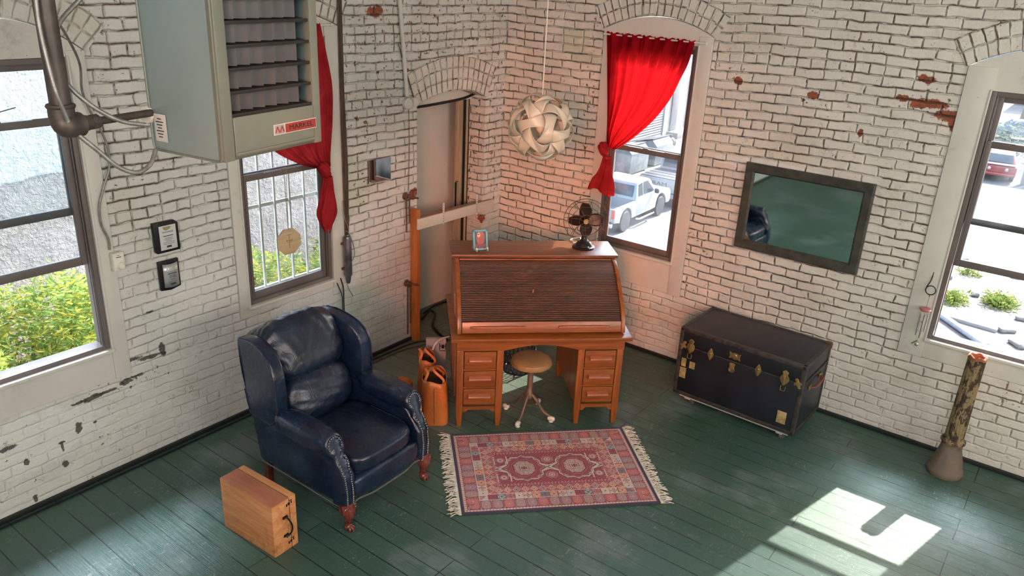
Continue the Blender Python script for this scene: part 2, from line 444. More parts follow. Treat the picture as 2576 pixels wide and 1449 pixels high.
def thing(name, label, cat, loc=(0, 0, 0), rz=0.0, group=None):
    o = bpy.data.objects.new(name, None); COL.objects.link(o); o.empty_display_size = .1
    o.location = loc; o.rotation_euler = (0, 0, rz); o['label'] = label; o['category'] = cat
    if group: o['group'] = group
    return o
def tag(o, label, cat, group=None, kind=None):
    o['label'] = label; o['category'] = cat
    if group: o['group'] = group
    if kind: o['kind'] = kind
    return o
def structure(name, loc=(0, 0, 0), rz=0.0):
    o = bpy.data.objects.new(name, None); COL.objects.link(o); o.location = loc; o.rotation_euler = (0, 0, rz); o['kind'] = 'structure'
    return o
def text(name, s, size, mat, parent, loc, rot, depth=.001, sx=1.0, align='CENTER'):
    cu = bpy.data.curves.new(name, 'FONT'); cu.body = s; cu.size = size; cu.extrude = depth; cu.align_x = align; cu.align_y = 'CENTER'
    cu.materials.append(mat)
    o = bpy.data.objects.new(name, cu); COL.objects.link(o)
    dg = bpy.context.evaluated_depsgraph_get(); me = bpy.data.meshes.new_from_object(o.evaluated_get(dg))
    bpy.data.objects.remove(o); bpy.data.curves.remove(cu)
    q = bpy.data.objects.new(name, me); COL.objects.link(q); q.location = loc; q.rotation_euler = rot; q.scale = (sx, 1, 1); q.parent = parent
    return q
# ------------------------------------------------------------------ materials of the room
def sx(px, py, ru, rz):
    p = at_x(px, py); return (p.y, p.z, ru, rz)
def sy(px, py, ru, rz):
    p = at_y(px, py); return (p.x, p.z, ru, rz)
M = {}
M['brick_l'] = brick_mat('painted_brick_left', wear=.45, low=.10, lowz=(.5, 1.9), base=(.70, .68, .64),
    chips=[(-.9, 2.75, 1.3, .5), (-.12, 1.9, .16, .9), (-1.9, 2.3, .2, .8), (-4.02, .62, .35, .09), sx(950, 250, .3, .25)],
    bare=[sx(1208, 325, .05, .10), sx(948, 430, .03, .05), sx(1040, 487, .05, .05), sx(1213, 552, .055, .04), sx(945, 30, .10, .05)],
    green=[sx(880, 470, .2, .25), sx(900, 760, .3, .2)],
    voids=[sx(408, 878, .025, .05), sx(385, 895, .09, .014), sx(330, 905, .06, .012), sx(345, 945, .05, .012), sx(312, 962, .06, .018), sx(270, 985, .07, .012), sx(235, 1000, .07, .016), sx(195, 1015, .05, .010),
          sx(199, 1078, .018, .035), sx(155, 1113, .03, .010), sx(157, 1122, .008, .030), sx(165, 1165, .018, .028), sx(68, 1163, .015, .025), sx(90, 1255, .014, .03), sx(15, 1130, .05, .018), sx(240, 1060, .015, .010), sx(375, 785, .03, .012)],
    patches=[sx(60, 1120, .5, .2), sx(980, 760, .35, .12)])
M['brick_r'] = brick_mat('painted_brick_right', wear=.30, low=.25, base=(.75, .69, .62),
    chips=[sy(1860, 190, .12, .08), sy(2350, 270, .3, .14), sy(1700, 720, .25, .08), sy(1480, 300, .06, .9), sy(2040, 260, .12, .06), sy(1760, 640, .2, .08)],
    bare=[sy(2275, 248, .06, .025), sy(2335, 262, .13, .035), sy(2385, 290, .11, .035), sy(2330, 200, .05, .03), sy(2400, 312, .03, .05),
          sy(2165, 335, .018, .03), sy(1858, 205, .035, .03), sy(2045, 240, .05, .03)],
    green=[sy(1440, 100, .18, .12), sy(1470, 145, .16, .06)],
    patches=[sy(1930, 420, .5, .05), sy(1650, 850, .5, .15)])
M['arch'] = brick_mat('painted_brick_arch', wear=.45, polar=True, chips=[(0, 0, .01, .01)])

n = NM('green_floor'); c = n.coord()
wob = n.vmath('SCALE', n.vmath('SUBTRACT', n.noise(c, 1.3, 2, out=1), (.5, .5, .5)), sc=.012)
cv = n.vmath('ADD', c, wob)
fa, fc = n.brick(cv, 2.35, .14, .0034, .25, .37, 0, 3)
grain = n.noise(n.map(c, (2.2, 60, 1)), 2.0, 6, .7, .5)
grain2 = n.noise(n.map(c, (.8, 12, 1)), 2.5, 5, .65)
lg = n.noise(c, .8, 4)
paint = n.mix(n.ss(lg, .35, .65), (.044, .108, .072), (.060, .120, .092))
paint = n.mix(n.math('MULTIPLY', n.ss(fc, .1, .9), .30), paint, (.034, .078, .062))
fx, fy, _ = n.sep(c)
worn = n.ss(n.math('ADD', n.noise(c, 1.1, 5, .6), n.math('MULTIPLY', grain, .28)), .66, .78)
paint = n.mix(n.math('MULTIPLY', worn, .55), paint, (.19, .24, .23))
near = n.ss(n.vmath('LENGTH', n.vmath('SUBTRACT', c, (.55, -1.55, 0)), out=1), 1.35, .3)
paint = n.mix(n.math('MULTIPLY', near, .6), paint, (.26, .25, .19))
sc1 = n.ss(n.noise(n.map(c, (30, 9, 1), rot=(0, 0, .5)), 1.5, 6, .75), .59, .625)
sc2 = n.ss(n.noise(c, 36, 5, .74), .595, .63)
paint = n.mix(n.math('MULTIPLY', n.math('MULTIPLY', n.math('MAXIMUM', sc1, sc2), n.ss(n.noise(c, 1.9, 5, .7), .46, .60, .08, 1.0)), .55), paint, (.34, .38, .33))
red = n.ss(n.noise(n.map(c, (1.5, 20, 1)), 2.0, 5, .7), .74, .78)
paint = n.mix(n.math('MULTIPLY', red, .5), paint, (.34, .14, .07))
gapm = n.math('MULTIPLY', n.ss(fa, .15, .8), n.ss(n.noise(c, 3.5, 3), .34, .52, .30, 1.0))
paint = n.mix(n.math('MULTIPLY', gapm, .95), paint, (.006, .007, .006))
edge = n.math('MINIMUM', n.ss(fx, .30, .06), n.ss(fy, .2, .4))
h = n.math('SUBTRACT', n.math('ADD', n.math('MULTIPLY', grain, .30), n.math('MULTIPLY', grain2, .35)), n.math('MULTIPLY', gapm, 1.3))
rgh = n.math('ADD', .17, n.math('ADD', n.math('MULTIPLY', grain, .22), n.math('MULTIPLY', lg, .15)))
M['floor'] = n.P(paint, rgh, 0, n.bump(h, .009, .9), Specular_IOR_Level=.55)

def painted(name, base, dirt=(.25, .17, .09), amount=.35, rough=.5):
    n = NM(name); c = n.coord()
    f = n.noise(c, 2.2, 6, .7); s_ = n.noise(c, 24, 5, .7); nail = n.voro(c, 14)
    col = n.mix(n.ss(f, .3, .7), base, tuple(x*.9 for x in base))
    col = n.mix(n.math('MULTIPLY', n.ss(n.math('ADD', f, n.math('MULTIPLY', s_, .35)), .74, .92), amount), col, dirt)
    col = n.mix(n.math('MULTIPLY', n.ss(nail, .05, .03), .8), col, (.06, .035, .02))
    return n.P(col, rough, 0, n.bump(n.math('ADD', f, n.math('MULTIPLY', s_, .2)), .004, .5))
M['trim'] = painted('cream_trim_paint', (.71, .68, .61))
M['trim_clean'] = painted('cream_board_paint', (.70, .66, .60), amount=.12)
M['door'] = painted('cream_door_paint', (.66, .60, .53), amount=.05)
M['bronze'] = plain('bronze_window_frame', (.15, .122, .112), .42, .0, 3, .15)
M['bronze_light'] = plain('grey_window_rail', (.26, .25, .25), .35, .3, 3, .12)
M['glass'] = glass_mat('window_glass')
M['ceiling'] = plain('white_ceiling', (.72, .70, .66), .8, 0)
M['plaster'] = plain('back_wall_plaster', (.66, .62, .55), .8, 0, 2, .1, .3)
M['dark_base'] = plain('dark_wall_foot', (.012, .015, .013), .55, 0, 6, .2)
M['black'] = plain('black_metal', (.018, .018, .02), .35, .4, 6, .2)
M['steel'] = plain('dull_steel', (.35, .34, .33), .4, .85, 20, .2)
M['rust'] = plain('rusted_iron', (.16, .085, .05), .7, .5, 20, .35, .4)
M['brass'] = plain('aged_brass', (.42, .30, .13), .42, .8, 25, .3, .2)
M['conduit'] = plain('grey_conduit_steel', (.30, .29, .27), .45, .6, 30, .2)
M['pipe_iron'] = plain('brown_iron_pipe', (.10, .08, .07), .5, .5, 12, .25, .2)
M['white_plastic'] = plain('ivory_plastic', (.75, .71, .60), .4, 0)
M['red_curtain'] = cloth_mat('red_curtain_cloth', (.46, .012, .020), (.30, .006, .012), .5, (.42, .006, .007))
M['red_curtain2'] = cloth_mat('faded_unlit_red_cloth', (.46, .030, .034), (.34, .020, .026), .25)  # duller red, also paints the missing backlight on knots and tails

# ------------------------------------------------------------------ setting
def arcpts(a0, a1, zs, zc, n=18, dr=0.0):
    w = (a1-a0)/2; h = zc-zs; R = (w*w+h*h)/(2*h); cz = zc-R; cx = (a0+a1)/2; t = math.asin(w/R)
    return [(cx-(R+dr)*math.sin(t-2*t*i/n), cz+(R+dr)*math.cos(t-2*t*i/n)) for i in range(n+1)], R, cz, cx, t
def hole(a0, a1, zb, zs, zc):
    arc, *_ = arcpts(a0, a1, zs, zc)
    return [(a0, zb)]+arc+[(a1, zb)]
def wall_mesh(name, x0, x1, z1, holes, thick, mat, rz=0, loc=(0, 0, 0)):
    m = MB(); m.prism([(x0, -.02), (x0, z1), (x1, z1), (x1, -.02)], 0, thick, 'XZ', holes=holes)
    uvl = m.bm.loops.layers.uv.new('UVMap')
    for f in m.bm.faces:
        for l in f.loops:
            p = l.vert.co
            if abs(f.normal.y) > .5: l[uvl].uv = (p.x, p.z)
            elif abs(f.normal.x) > .5: l[uvl].uv = (p.x+p.y, p.z)
            else: l[uvl].uv = (p.x, p.y+p.z)
    o = m.build(name, mat, loc=loc, rz=rz, smooth=False, kind='structure')
    return o
def arch_ring(name, parent, a0, a1, zs, zc, rings, mat, off, rh=.1):
    _, R, cz, cx, t = arcpts(a0, a1, zs, zc); m = MB(); uvl = m.bm.loops.layers.uv.new('UVMap'); n = 30
    y0, y1 = -.006, .02; Rr = R+rh*rings; t2 = t*1.03
    def P(r, i, y):
        a = -t2+2*t2*i/n; return (cx+r*math.sin(a), y, cz+r*math.cos(a))
    def quad(ps, us):
        f = m.bm.faces.new([m.bm.verts.new(p) for p in ps])
        for l, u in zip(f.loops, us): l[uvl].uv = u
    for i in range(n):
        s0 = off+(R+.1)*2*t2*i/n; s1 = off+(R+.1)*2*t2*(i+1)/n; h = .1*rings
        quad([P(R, i, y0), P(Rr, i, y0), P(Rr, i+1, y0), P(R, i+1, y0)], [(0, s0), (h, s0), (h, s1), (0, s1)])
        quad([P(Rr, i, y0), P(Rr, i, y1), P(Rr, i+1, y1), P(Rr, i+1, y0)], [(h, s0), (h+.03, s0), (h+.03, s1), (h, s1)])
        quad([P(R, i, y0), P(R, i+1, y0), P(R, i+1, y1), P(R, i, y1)], [(0, s0), (0, s1), (.03, s1), (.03, s0)])
    bmesh.ops.recalc_face_normals(m.bm, faces=m.bm.faces)
    return m.build(name, mat, parent, smooth=False)

CEIL = 4.4
TH = .33
HW3 = (1.08, 2.11, .64, 2.90, 3.03); HW4 = (3.95, 5.0, .725, 2.87, 3.02); HW5 = (6.7, 7.75, .725, 2.87, 3.02)
HW1 = (-5.03, -4.0, .68, 2.78, 2.97); HW2 = (-3.14, -2.10, .80, 2.88, 3.0); HD = (-1.235, -.29, -.012, 2.20, 2.295); HW0 = (-7.6, -6.55, .68, 2.78, 2.97)
wr = wall_mesh('wall_right', 0, 9.0, CEIL, [hole(*HW3), hole(*HW4), hole(*HW5)], TH, M['brick_r'])
wl_ = wall_mesh('wall_left', -9.6, TH, CEIL, [hole(*HW1), hole(*HW2), hole(*HD), hole(*HW0)], TH, M['brick_l'], rz=PI/2)
for nm, h_, r_, par in (('window_arch', HW3, 2, wr), ('window_arch', HW4, 2, wr), ('window_arch', HW1, 2, wl_), ('window_arch', HW2, 2, wl_), ('door_arch', HD, 3, wl_)):
    arch_ring(nm, par, h_[0], h_[1], h_[3], h_[4], r_, M['arch'], 3.1+h_[0])
m = MB(); m.box((4.4, -4.6, -.15), (9.9, 10.2, .3)); m.build('floor', M['floor'], smooth=False, kind='structure')
m = MB(); m.box((4.35, -4.6, CEIL+.06), (9.4, 10.2, .12)); m.build('ceiling', M['ceiling'], smooth=False, kind='structure')
m = MB(); m.box((4.35, -9.7, CEIL/2), (9.4, .2, CEIL)); m.build('wall_back', M['plaster'], smooth=False, kind='structure')
m = MB(); m.box((9.1, -4.6, CEIL/2), (.2, 10.2, CEIL)); m.build('wall_east', M['plaster'], smooth=False, kind='structure')

# right baseboard, and left strips added for the dark gap under the wall
m = MB(); m.box((.016, -5.45, .014), (.026, 8.3, .032), .005); m.build('dark_gap_strip_left', M['dark_base'], kind='structure')
m = MB(); m.box((.022, -.145, .02), (.035, .29, .045), .006); m.build('dark_gap_strip_corner', M['dark_base'], kind='structure')
m = MB(); m.box((4.55, -.016, .014), (8.9, .026, .032), .005); m.build('baseboard_right', M['dark_base'], kind='structure')

# ------------------------------------------------------------------ windows
def make_window(num, H, a0, a1, zb, zt, rz, raised, sill_y=.0, lead='cream'):
    h0, h1, hb, zs, zc = H
    w = structure('window_%d' % num, rz=rz)
    # outer frame
    m = MB(); t = .032
    m.box(((a0+t/2), .055, (zb+zt)/2), (t, .11, zt-zb), .004); m.box((a1-t/2, .055, (zb+zt)/2), (t, .11, zt-zb), .004)
    m.box(((a0+a1)/2, .055, zt-t/2), (a1-a0-2*t, .11, t), .004); m.box(((a0+a1)/2, .055, zb+t/2), (a1-a0-2*t, .11, t), .004)
    for xx in (a0+t+.010, a1-t-.010):
        m.box((xx, .012, (zb+zt)/2), (.006, .012, zt-zb-2*t-.005), .001); m.box((xx, .032, (zb+zt)/2), (.006, .008, zt-zb-2*t-.005), .001)
    m.build('window_frame', M['bronze'], w)
    i0, i1 = a0+t+.003, a1-t-.003; zm = (zb+zt)/2
    def sash(nm, z0, z1, y, top, bot):
        s_ = MB(); st = .042; d = .026
        s_.box((i0+st/2, y, (z0+z1)/2), (st, d, z1-z0), .004); s_.box((i1-st/2, y, (z0+z1)/2), (st, d, z1-z0), .004)
        s_.box(((i0+i1)/2, y, z1-top/2), (i1-i0-2*st, d, top), .004); s_.box(((i0+i1)/2, y, z0+bot/2), (i1-i0-2*st, d, bot), .004)
        so_ = s_.build(nm, M['bronze'], w)
        g = MB(); g.box(((i0+i1)/2, y, (z0+z1+bot-top)/2), (i1-i0-2*st+.004, .003, z1-z0-top-bot+.004)); g.build('glass_pane', M['glass'], so_, smooth=False)
        l = MB(); l.box(((i0+i1)/2, y-d/2-.004, z1-.004), (.5*(i1-i0), .010, .006), .001)
        l.box(((i0+i1)/2, y-d/2-.006, z1+.002), (.05, .016, .012), .003); l.build('sash_lock', M['bronze_light'], so_)
        return so_
    sash('upper_sash', zm-.015, zt-t, .078, .040, .048)
    dz = .56 if raised else 0
    sash('lower_sash', zb+t+dz, zm+.028+dz, .040, .048, .052)
    # casing boards, flush with the brick
    m = MB(); y0, y1 = -.014, .05
    m.prism([(h0+.004, hb+.002), (h0+.004, zs), (a0-.001, zs), (a0-.001, hb+.002)], y0, y1, 'XZ', bev=.003)
    m.prism([(h1-.004, hb+.002), (h1-.004, zs), (a1+.001, zs), (a1+.001, hb+.002)], y0, y1, 'XZ', bev=.003)
    arc, *_ = arcpts(h0+.006, h1-.006, zs-.002, zc-.008)
    m.prism([(h0+.006, zt+.002)]+arc+[(h1-.006, zt+.002)], -.004, .05, 'XZ')
    m.build('window_trim', M['trim_clean' if lead == 'clean' else 'trim'], w, ang=25)
    m = MB(); m.prism([(a0, hb+.004), (a0, zb-.012), (a1, zb-.012), (a1, hb+.004)], -.006, .05, 'XZ')
    m.build('apron_panel', M['trim_clean'], w, ang=25)
    m = MB(); m.box(((a0+a1)/2, .0, zb-.008), (a1-a0+.02, .07+sill_y, .022), .004); m.build('window_sill', M['trim'], w)
    # thin pale edge strip beside the frame
    m = MB()
    for xx in (a0-.006, a1+.006): m.box((xx, -.012, (zb+zt)/2), (.012, .02, zt-zb+.02), .003)
    m.build('edge_bead', M['trim'], w)
    # outer masonry sill
    m = MB(); m.box(((h0+h1)/2, .24, hb+.03), (h1-h0-.01, .18, .05), .01); m.build('outer_sill', M['trim'], w)
    return w
make_window(1, HW1, -4.93, -4.11, .905, 2.745, PI/2, True)
make_window(2, HW2, -3.05, -2.24, .875, 2.80, PI/2, False)
make_window(3, HW3, 1.20, 1.985, .945, 2.82, 0, False, lead='clean')
make_window(4, HW4, 4.13, 4.91, .885, 2.72, 0, True)
make_window(5, HW5, 6.85, 7.62, .885, 2.72, 0, True)  # unseen window added for the light it lets in
make_window(6, HW0, -7.48, -6.67, .905, 2.745, PI/2, False)

# ------------------------------------------------------------------ the bricked niche with its plain door
d1 = structure('door_1', rz=PI/2)
m = MB(); m.box((-.72, .44, 1.2), (1.3, .04, 2.5)); m.build('door_panel', M['door'], d1, smooth=False)
m = MB(); m.box((-1.30, .40, 1.2), (.12, .14, 2.5)); m.box((-.06, .385, 1.2), (.14, .10, 2.5)); m.box((-.72, .40, 2.48), (1.3, .14, .1)); m.build('door_jamb', M['door'], d1, smooth=False)
m = MB(); m.box((-.312, .235, 1.08), (.036, .07, 2.16), .004); m.box((-.352, .26, 1.08), (.034, .05, 2.16), .004); m.box((-.378, .28, 1.08), (.014, .04, 2.16), .003)
m.build('door_trim', wood('door_trim_wood', (.36, .27, .18), (.50, .40, .28), .5, 1, 'Z'), d1)
m = MB(); m.box((-.333, .222, 1.08), (.007, .03, 2.16)); m.box((-.296, .21, 1.08), (.010, .03, 2.16)); m.build('door_seal', M['black'], d1, smooth=False)
arc, *_ = arcpts(HD[0]+.003, HD[1]-.003, HD[3], HD[4]-.004)
m = MB(); m.prism([(HD[0]+.003, 2.16)]+arc+[(HD[1]-.003, 2.16)], .17, .33, 'XZ'); m.build('head_board', M['trim'], d1, ang=25)
m = MB(); m.tube([(-1.232, .16, 2.15), (-.9, .158, 2.155), (-.5, .158, 2.17), (-.36, .15, 2.19), (-.30, .12, 2.22)], .013, 6, smooth=4); m.build('head_gasket', M['black'], d1)

# ------------------------------------------------------------------ outside: ground, street, walls
GZ = -6.0
def ground_mat(name, c1, c2, sc=1.0, bumps=.3):
    n = NM(name); c = n.coord(); f = n.noise(c, .5*sc, 6, .7); g = n.noise(c, 9*sc, 5, .7)
    col = n.mix(n.ss(n.math('ADD', n.math('MULTIPLY', f, .6), n.math('MULTIPLY', g, .4)), .38, .62), c1, c2)
    return n.P(col, .9, 0, n.bump(g, .03, bumps))
M['asphalt'] = ground_mat('pale_asphalt', (.13, .128, .125), (.16, .155, .15))
M['sidewalk'] = ground_mat('pale_concrete', (.19, .165, .14), (.22, .195, .165))
M['sand'] = ground_mat('sandy_lot', (.13, .11, .09), (.20, .175, .145), 1.0, .8)
m = MB(); m.box((-7.6, 30, GZ-.1), (9.2, 80, .2)); m.build('street', M['asphalt'], smooth=False, kind='structure')
m = MB(); m.box((-16.2, 30, GZ-.04), (8.0, 80, .2)); m.build('sidewalk', M['sidewalk'], smooth=False, kind='structure')
m = MB(); m.box((20, 50, GZ-.1), (46, 120, .2)); m.build('lot_ground', M['sand'], smooth=False, kind='structure')
m = MB(); m.box((-4.2, -2.5, -3.4), (7.6, 20, 1.6)); m.build('bank_ground', M['sand'], smooth=False, kind='structure')
n = NM('stucco'); c = n.coord(); x_, y_, z_ = n.sep(c)
f = n.noise(c, 2.2, 6, .7); g = n.noise(c, 12, 5, .65, 1.0)
zb_ = n.math('ADD', z_, n.math('MULTIPLY', n.math('SUBTRACT', f, .5), .25))
zb_ = n.math('ADD', zb_, n.math('MULTIPLY', y_, -.09))
col = n.mix(n.ss(zb_, .46, .52), n.mix(n.ss(f, .3, .7), (.19, .17, .158), (.25, .225, .21)), (.36, .38, .39))
seam = n.ss(n.math('ABSOLUTE', n.math('SUBTRACT', zb_, .47)), .03, .0)
col = n.mix(n.math('MULTIPLY', seam, .6), col, (.14, .13, .12))
M['stucco'] = n.P(col, .9, 0, n.bump(n.math('ADD', f, n.math('MULTIPLY', g, .5)), .10, 1.0))
m = MB(); m.box((-7.3, -2.0, -.5), (.6, 20, 11)); m.build('wall_neighbour', M['stucco'], smooth=False, kind='structure')
# ------------------------------------------------------------------ vegetation
def leaf_mat(name, c1, c2, c3):
    n = NM(name)
    a = n.N.new('ShaderNodeAttribute'); a.attribute_name = 'tint'
    col = n.ramp(a.outputs['Fac'], [(0, c1), (.6, c2), (.93, c3)])
    df = n.N.new('ShaderNodeBsdfDiffuse'); tl = n.N.new('ShaderNodeBsdfTranslucent'); mx = n.N.new('ShaderNodeMixShader'); mx.inputs[0].default_value = .45
    n.L.new(col, df.inputs[0]); n.L.new(col, tl.inputs[0]); n.L.new(df.outputs[0], mx.inputs[1]); n.L.new(tl.outputs[0], mx.inputs[2]); n.L.new(mx.outputs[0], n.out.inputs[0])
    return n.m
M['leaf'] = leaf_mat('shrub_leaf', (.12, .20, .05), (.26, .36, .10), (.46, .38, .06))
def leaf_cloud(name, fn, count, size, mat, parent=None, seed=1, tint_fn=None):
    rs = np.random.RandomState(seed); V = []; Fc = []; T = []
    for i in range(count):
        p, = (Vector(fn(rs)),)
        L = size*rs.uniform(.6, 1.3); Wd = L*rs.uniform(.10, .17)
        d = Vector(rs.normal(size=3)); d.z = abs(d.z)*.4; d.normalize()
        s_ = d.cross(Vector(rs.normal(size=3))).normalized(); nn = d.cross(s_)
        b = len(V)
        V += [p, p+d*L*.5+s_*Wd+nn*L*.06, p+d*L, p+d*L*.5-s_*Wd+nn*L*.06]
        Fc.append((b, b+1, b+2, b+3)); t = rs.rand() if tint_fn is None else tint_fn(p, rs); T += [t]*4
    me = bpy.data.meshes.new(name); me.from_pydata([tuple(v) for v in V], [], Fc)
    at = me.attributes.new('tint', 'FLOAT', 'POINT'); at.data.foreach_set('value', T)
    me.materials.append(mat); o = bpy.data.objects.new(name, me); COL.objects.link(o); o.parent = parent
    return o
def shrub(label, loc, sz, count, size, seed):
    t = thing('leafy_shrub', label, 'shrub', loc)
    sx_, sy_, sz_ = sz
    bl = [(np.random.RandomState(seed*9+k).uniform(-.5, .5)*sx_, (k/11-.5)*sy_, np.random.RandomState(seed*5+k).uniform(-.15, .18)*sz_) for k in range(12)]
    def fn(rs):
        b = bl[rs.randint(12)]; v = rs.normal(size=3); v /= np.linalg.norm(v); r = rs.uniform(.6, 1.0)
        return (b[0]+v[0]*r*sx_*.35, b[1]+v[1]*r*sy_*.13, sz_*.55+b[2]+v[2]*r*sz_*.42)
    leaf_cloud('foliage', fn, count, size, M['leaf'], t, seed)
    m = MB()
    rs = np.random.RandomState(seed)
    for k in range(12):
        b = bl[k]; m.tube([(b[0]*.3, b[1]*.8, 0), (b[0]*.7, b[1], sz_*.3), (b[0], b[1]+.1, sz_*.6+b[2])], .02, 6, smooth=3)
    m.build('stem', M['rust'], t)
    return t
shrub('green leafy shrub with yellow sprigs outside the left-hand open window', (-5.2, -3.5, -2.6), (1.9, 3.2, 2.15), 24000, .115, 3)
shrub('green leafy shrub outside the barred window, beyond the hanging octagon', (-5.2, 1.3, -2.6), (1.9, 4.2, 1.55), 18000, .115, 5)

# ------------------------------------------------------------------ vehicles
M['car_white'] = plain('white_car_paint', (.27, .275, .28), .35, 0, 1, .03, Coat_Weight=.5)
M['car_red'] = plain('red_car_paint', (.36, .03, .03), .35, 0, 1, .03, Coat_Weight=.5)
M['car_blue'] = plain('blue_grey_car_paint', (.13, .17, .23), .35, 0, 1, .03, Coat_Weight=.5)
M['car_glass'] = plain('car_glass', (.05, .06, .07), .1, 0, 1, .1)
M['tyre'] = plain('tyre_rubber', (.035, .035, .037), .8, 0)
M['rim'] = plain('alloy_rim', (.42, .42, .42), .35, .6)
M['tail'] = plain('red_tail_light', (.60, .05, .03), .3, 0)
M['plastic_dark'] = plain('dark_plastic', (.05, .05, .055), .6, 0)
M['chrome'] = plain('chrome', (.6, .6, .6), .15, .95)
def wheel(t, x, y, r, w=.24):
    m = MB(); m.lathe([(r*.62, -w/2), (r*.92, -w/2), (r, -w*.36), (r, w*.36), (r*.92, w/2), (r*.62, w/2)], 28, axis='Y', M=Matrix.Translation((x, y, r)))
    wh = m.build('wheel', M['tyre'], t)
    m = MB(); s_ = 1 if y > 0 else -1
    m.lathe([(.02, w*.30*s_), (r*.18, w*.40*s_), (r*.55, w*.34*s_), (r*.64, w*.46*s_)], 24, axis='Y', M=Matrix.Translation((x, y, r)))
    for k in range(6):
        a = k*PI/3; m.box((x+math.cos(a)*r*.36, y+s_*w*.40, r+math.sin(a)*r*.36), (r*.5, .03, .06), .008, ry=-a)
    m.build('rim', M['rim'], wh)
def archcut(x, r, zb, n=8):
    return [(x-r*math.cos(PI*k/n), zb+r*math.sin(PI*k/n)) for k in range(n+1)]
def taper(vs, z0, z1, k, cx=0):
    for v in vs:
        f = min(1, max(0, (v.co.z-z0)/(z1-z0))); v.co.y *= 1-k*f
def pickup(label, loc, rz, paint, W=1.8, zs=1.0, cover=False, board=True):
    t = thing('pickup_truck', label, 'pickup truck', loc, rz, None)
    r = .39*zs; zb = .42*zs; zd = 1.02*zs; hw = W/2; ar = r+.09
    prof = [(-.62, zb), (.9, zb)]+archcut(1.62, ar, zb+.02)[0:]+[(2.42, zb), (2.58, zb+.12), (2.58, .86*zs), (2.46, .98*zs), (1.15, 1.10*zs), (-.62, zd+.04)]
    m = MB(); vs = m.prism(prof, -hw, hw, 'XZ', bev=.03); taper(vs, .7, 1.15, .05); m.build('body', M[paint], t)
    # cab
    m = MB(); vs = m.prism([(-.72, zd-.04), (-.52, 1.62*zs), (-.30, 1.70*zs), (.42, 1.70*zs), (.66, 1.62*zs), (1.25, 1.06*zs)], -hw+.03, hw-.03, 'XZ', bev=.05)
    taper(vs, 1.0, 1.7, .14); cb = m.build('cab', M[paint], t)
    m = MB()
    for s_ in (-1, 1):
        def sp(pts):
            ps = []
            for (x, z) in pts:
                f = min(1, max(0, (z-1.0)/.7)); ps.append((x, s_*((hw-.03)*(1-.14*f)+.008), z))
            vv = [m.bm.verts.new(p) for p in ps]; m.bm.faces.new(vv)
        sp([(-.46, 1.14*zs), (-.40, 1.56*zs), (-.06, 1.60*zs), (-.06, 1.14*zs)]); sp([(.02, 1.14*zs), (.02, 1.60*zs), (.42, 1.60*zs), (.98, 1.14*zs)])
    vv = [m.bm.verts.new(p) for p in ((-.71, -hw*.76, 1.14*zs), (-.71, hw*.76, 1.14*zs), (-.575, hw*.74, 1.54*zs), (-.575, -hw*.74, 1.54*zs))]; m.bm.faces.new(vv)
    vv = [m.bm.verts.new(p) for p in ((.74, -hw*.74, 1.57*zs), (.74, hw*.74, 1.57*zs), (1.23, hw*.86, 1.11*zs), (1.23, -hw*.86, 1.11*zs))]; m.bm.faces.new(vv)
    m.build('windows', M['car_glass'], cb, smooth=False)
    # bed
    m = MB(); bp = [(-2.5, zb+.1), (-2.5, zd), (-.66, zd), (-.66, zb+.02), (-1.02, zb+.02)]+archcut(-1.52, ar, zb+.02)[::-1]+[(-2.1, zb+.04)]
    for s_ in (-1, 1): m.prism(bp, s_*hw, s_*(hw-.12), 'XZ', bev=.02)
    m.box((-1.57, 0, zb+.22), (1.84, W-.2, .06)); m.box((-.70, 0, .8*zs), (.06, W-.2, .5)); m.build('bed', M[paint], t)
    m = MB(); m.box((-2.50, 0, (zd+zb+.12)/2+.02), (.07, W-.14, zd-zb-.14), .02); tg = m.build('tailgate', M[paint], t)
    m = MB(); m.box((-2.62, 0, zb+.02), (.16, W-.04, .17), .04); m.build('rear_bumper', M['chrome'] if not cover else M[paint], t)
    for s_ in (-1, 1):
        m = MB(); m.box((-2.51, s_*(hw-.06), .84*zs), (.06, .13, .36), .02); m.build('tail_light', M['tail'], t)
        m = MB(); m.superbox((.88, s_*(hw+.10), 1.16*zs), (.10, .20, .20), 4, 5); m.build('side_mirror', M['plastic_dark'], t)
        m = MB(); m.box((.88, s_*(hw-.03), .82*zs), (.14, .02, .03), .006); m.build('door_handle', M[paint], t)
        if board:
            m = MB(); m.tube([(-.62, s_*(hw-.02), .34), (-.5, s_*(hw+.10), .34), (.8, s_*(hw+.10), .34), (.95, s_*(hw-.02), .34)], .04, 8); m.build('step_bar', M['chrome'], t)
        for x in (1.62, -1.52): wheel(t, x, s_*(hw-.12), r)
    if cover:
        m = MB(); m.box((-1.57, 0, zd+.015), (1.86, W-.08, .05), .01)
        for k in range(3): m.box((-2.1+.5*k, 0, zd+.045), (.05, W-.1, .02), .005)
        m.build('bed_cover', M['plastic_dark'], t)
    return t, tg
pickup('white extended-cab pickup truck parked on the street, nearer the window', (-10.36, 21.95, GZ), PI/2+.03, 'car_white', 1.82, 1.08)
t_, tg_ = pickup('white pickup truck with lettered tailgate and dark bed cover parked ahead', (-10.45, 27.6, GZ), PI/2+.03, 'car_white', 2.0, 1.2, True, False)
text('tailgate_lettering', 'RAM', .24, M['plastic_dark'], t_, (-2.541, 0, .98), (PI/2, 0, -PI/2), .004, 1.5)

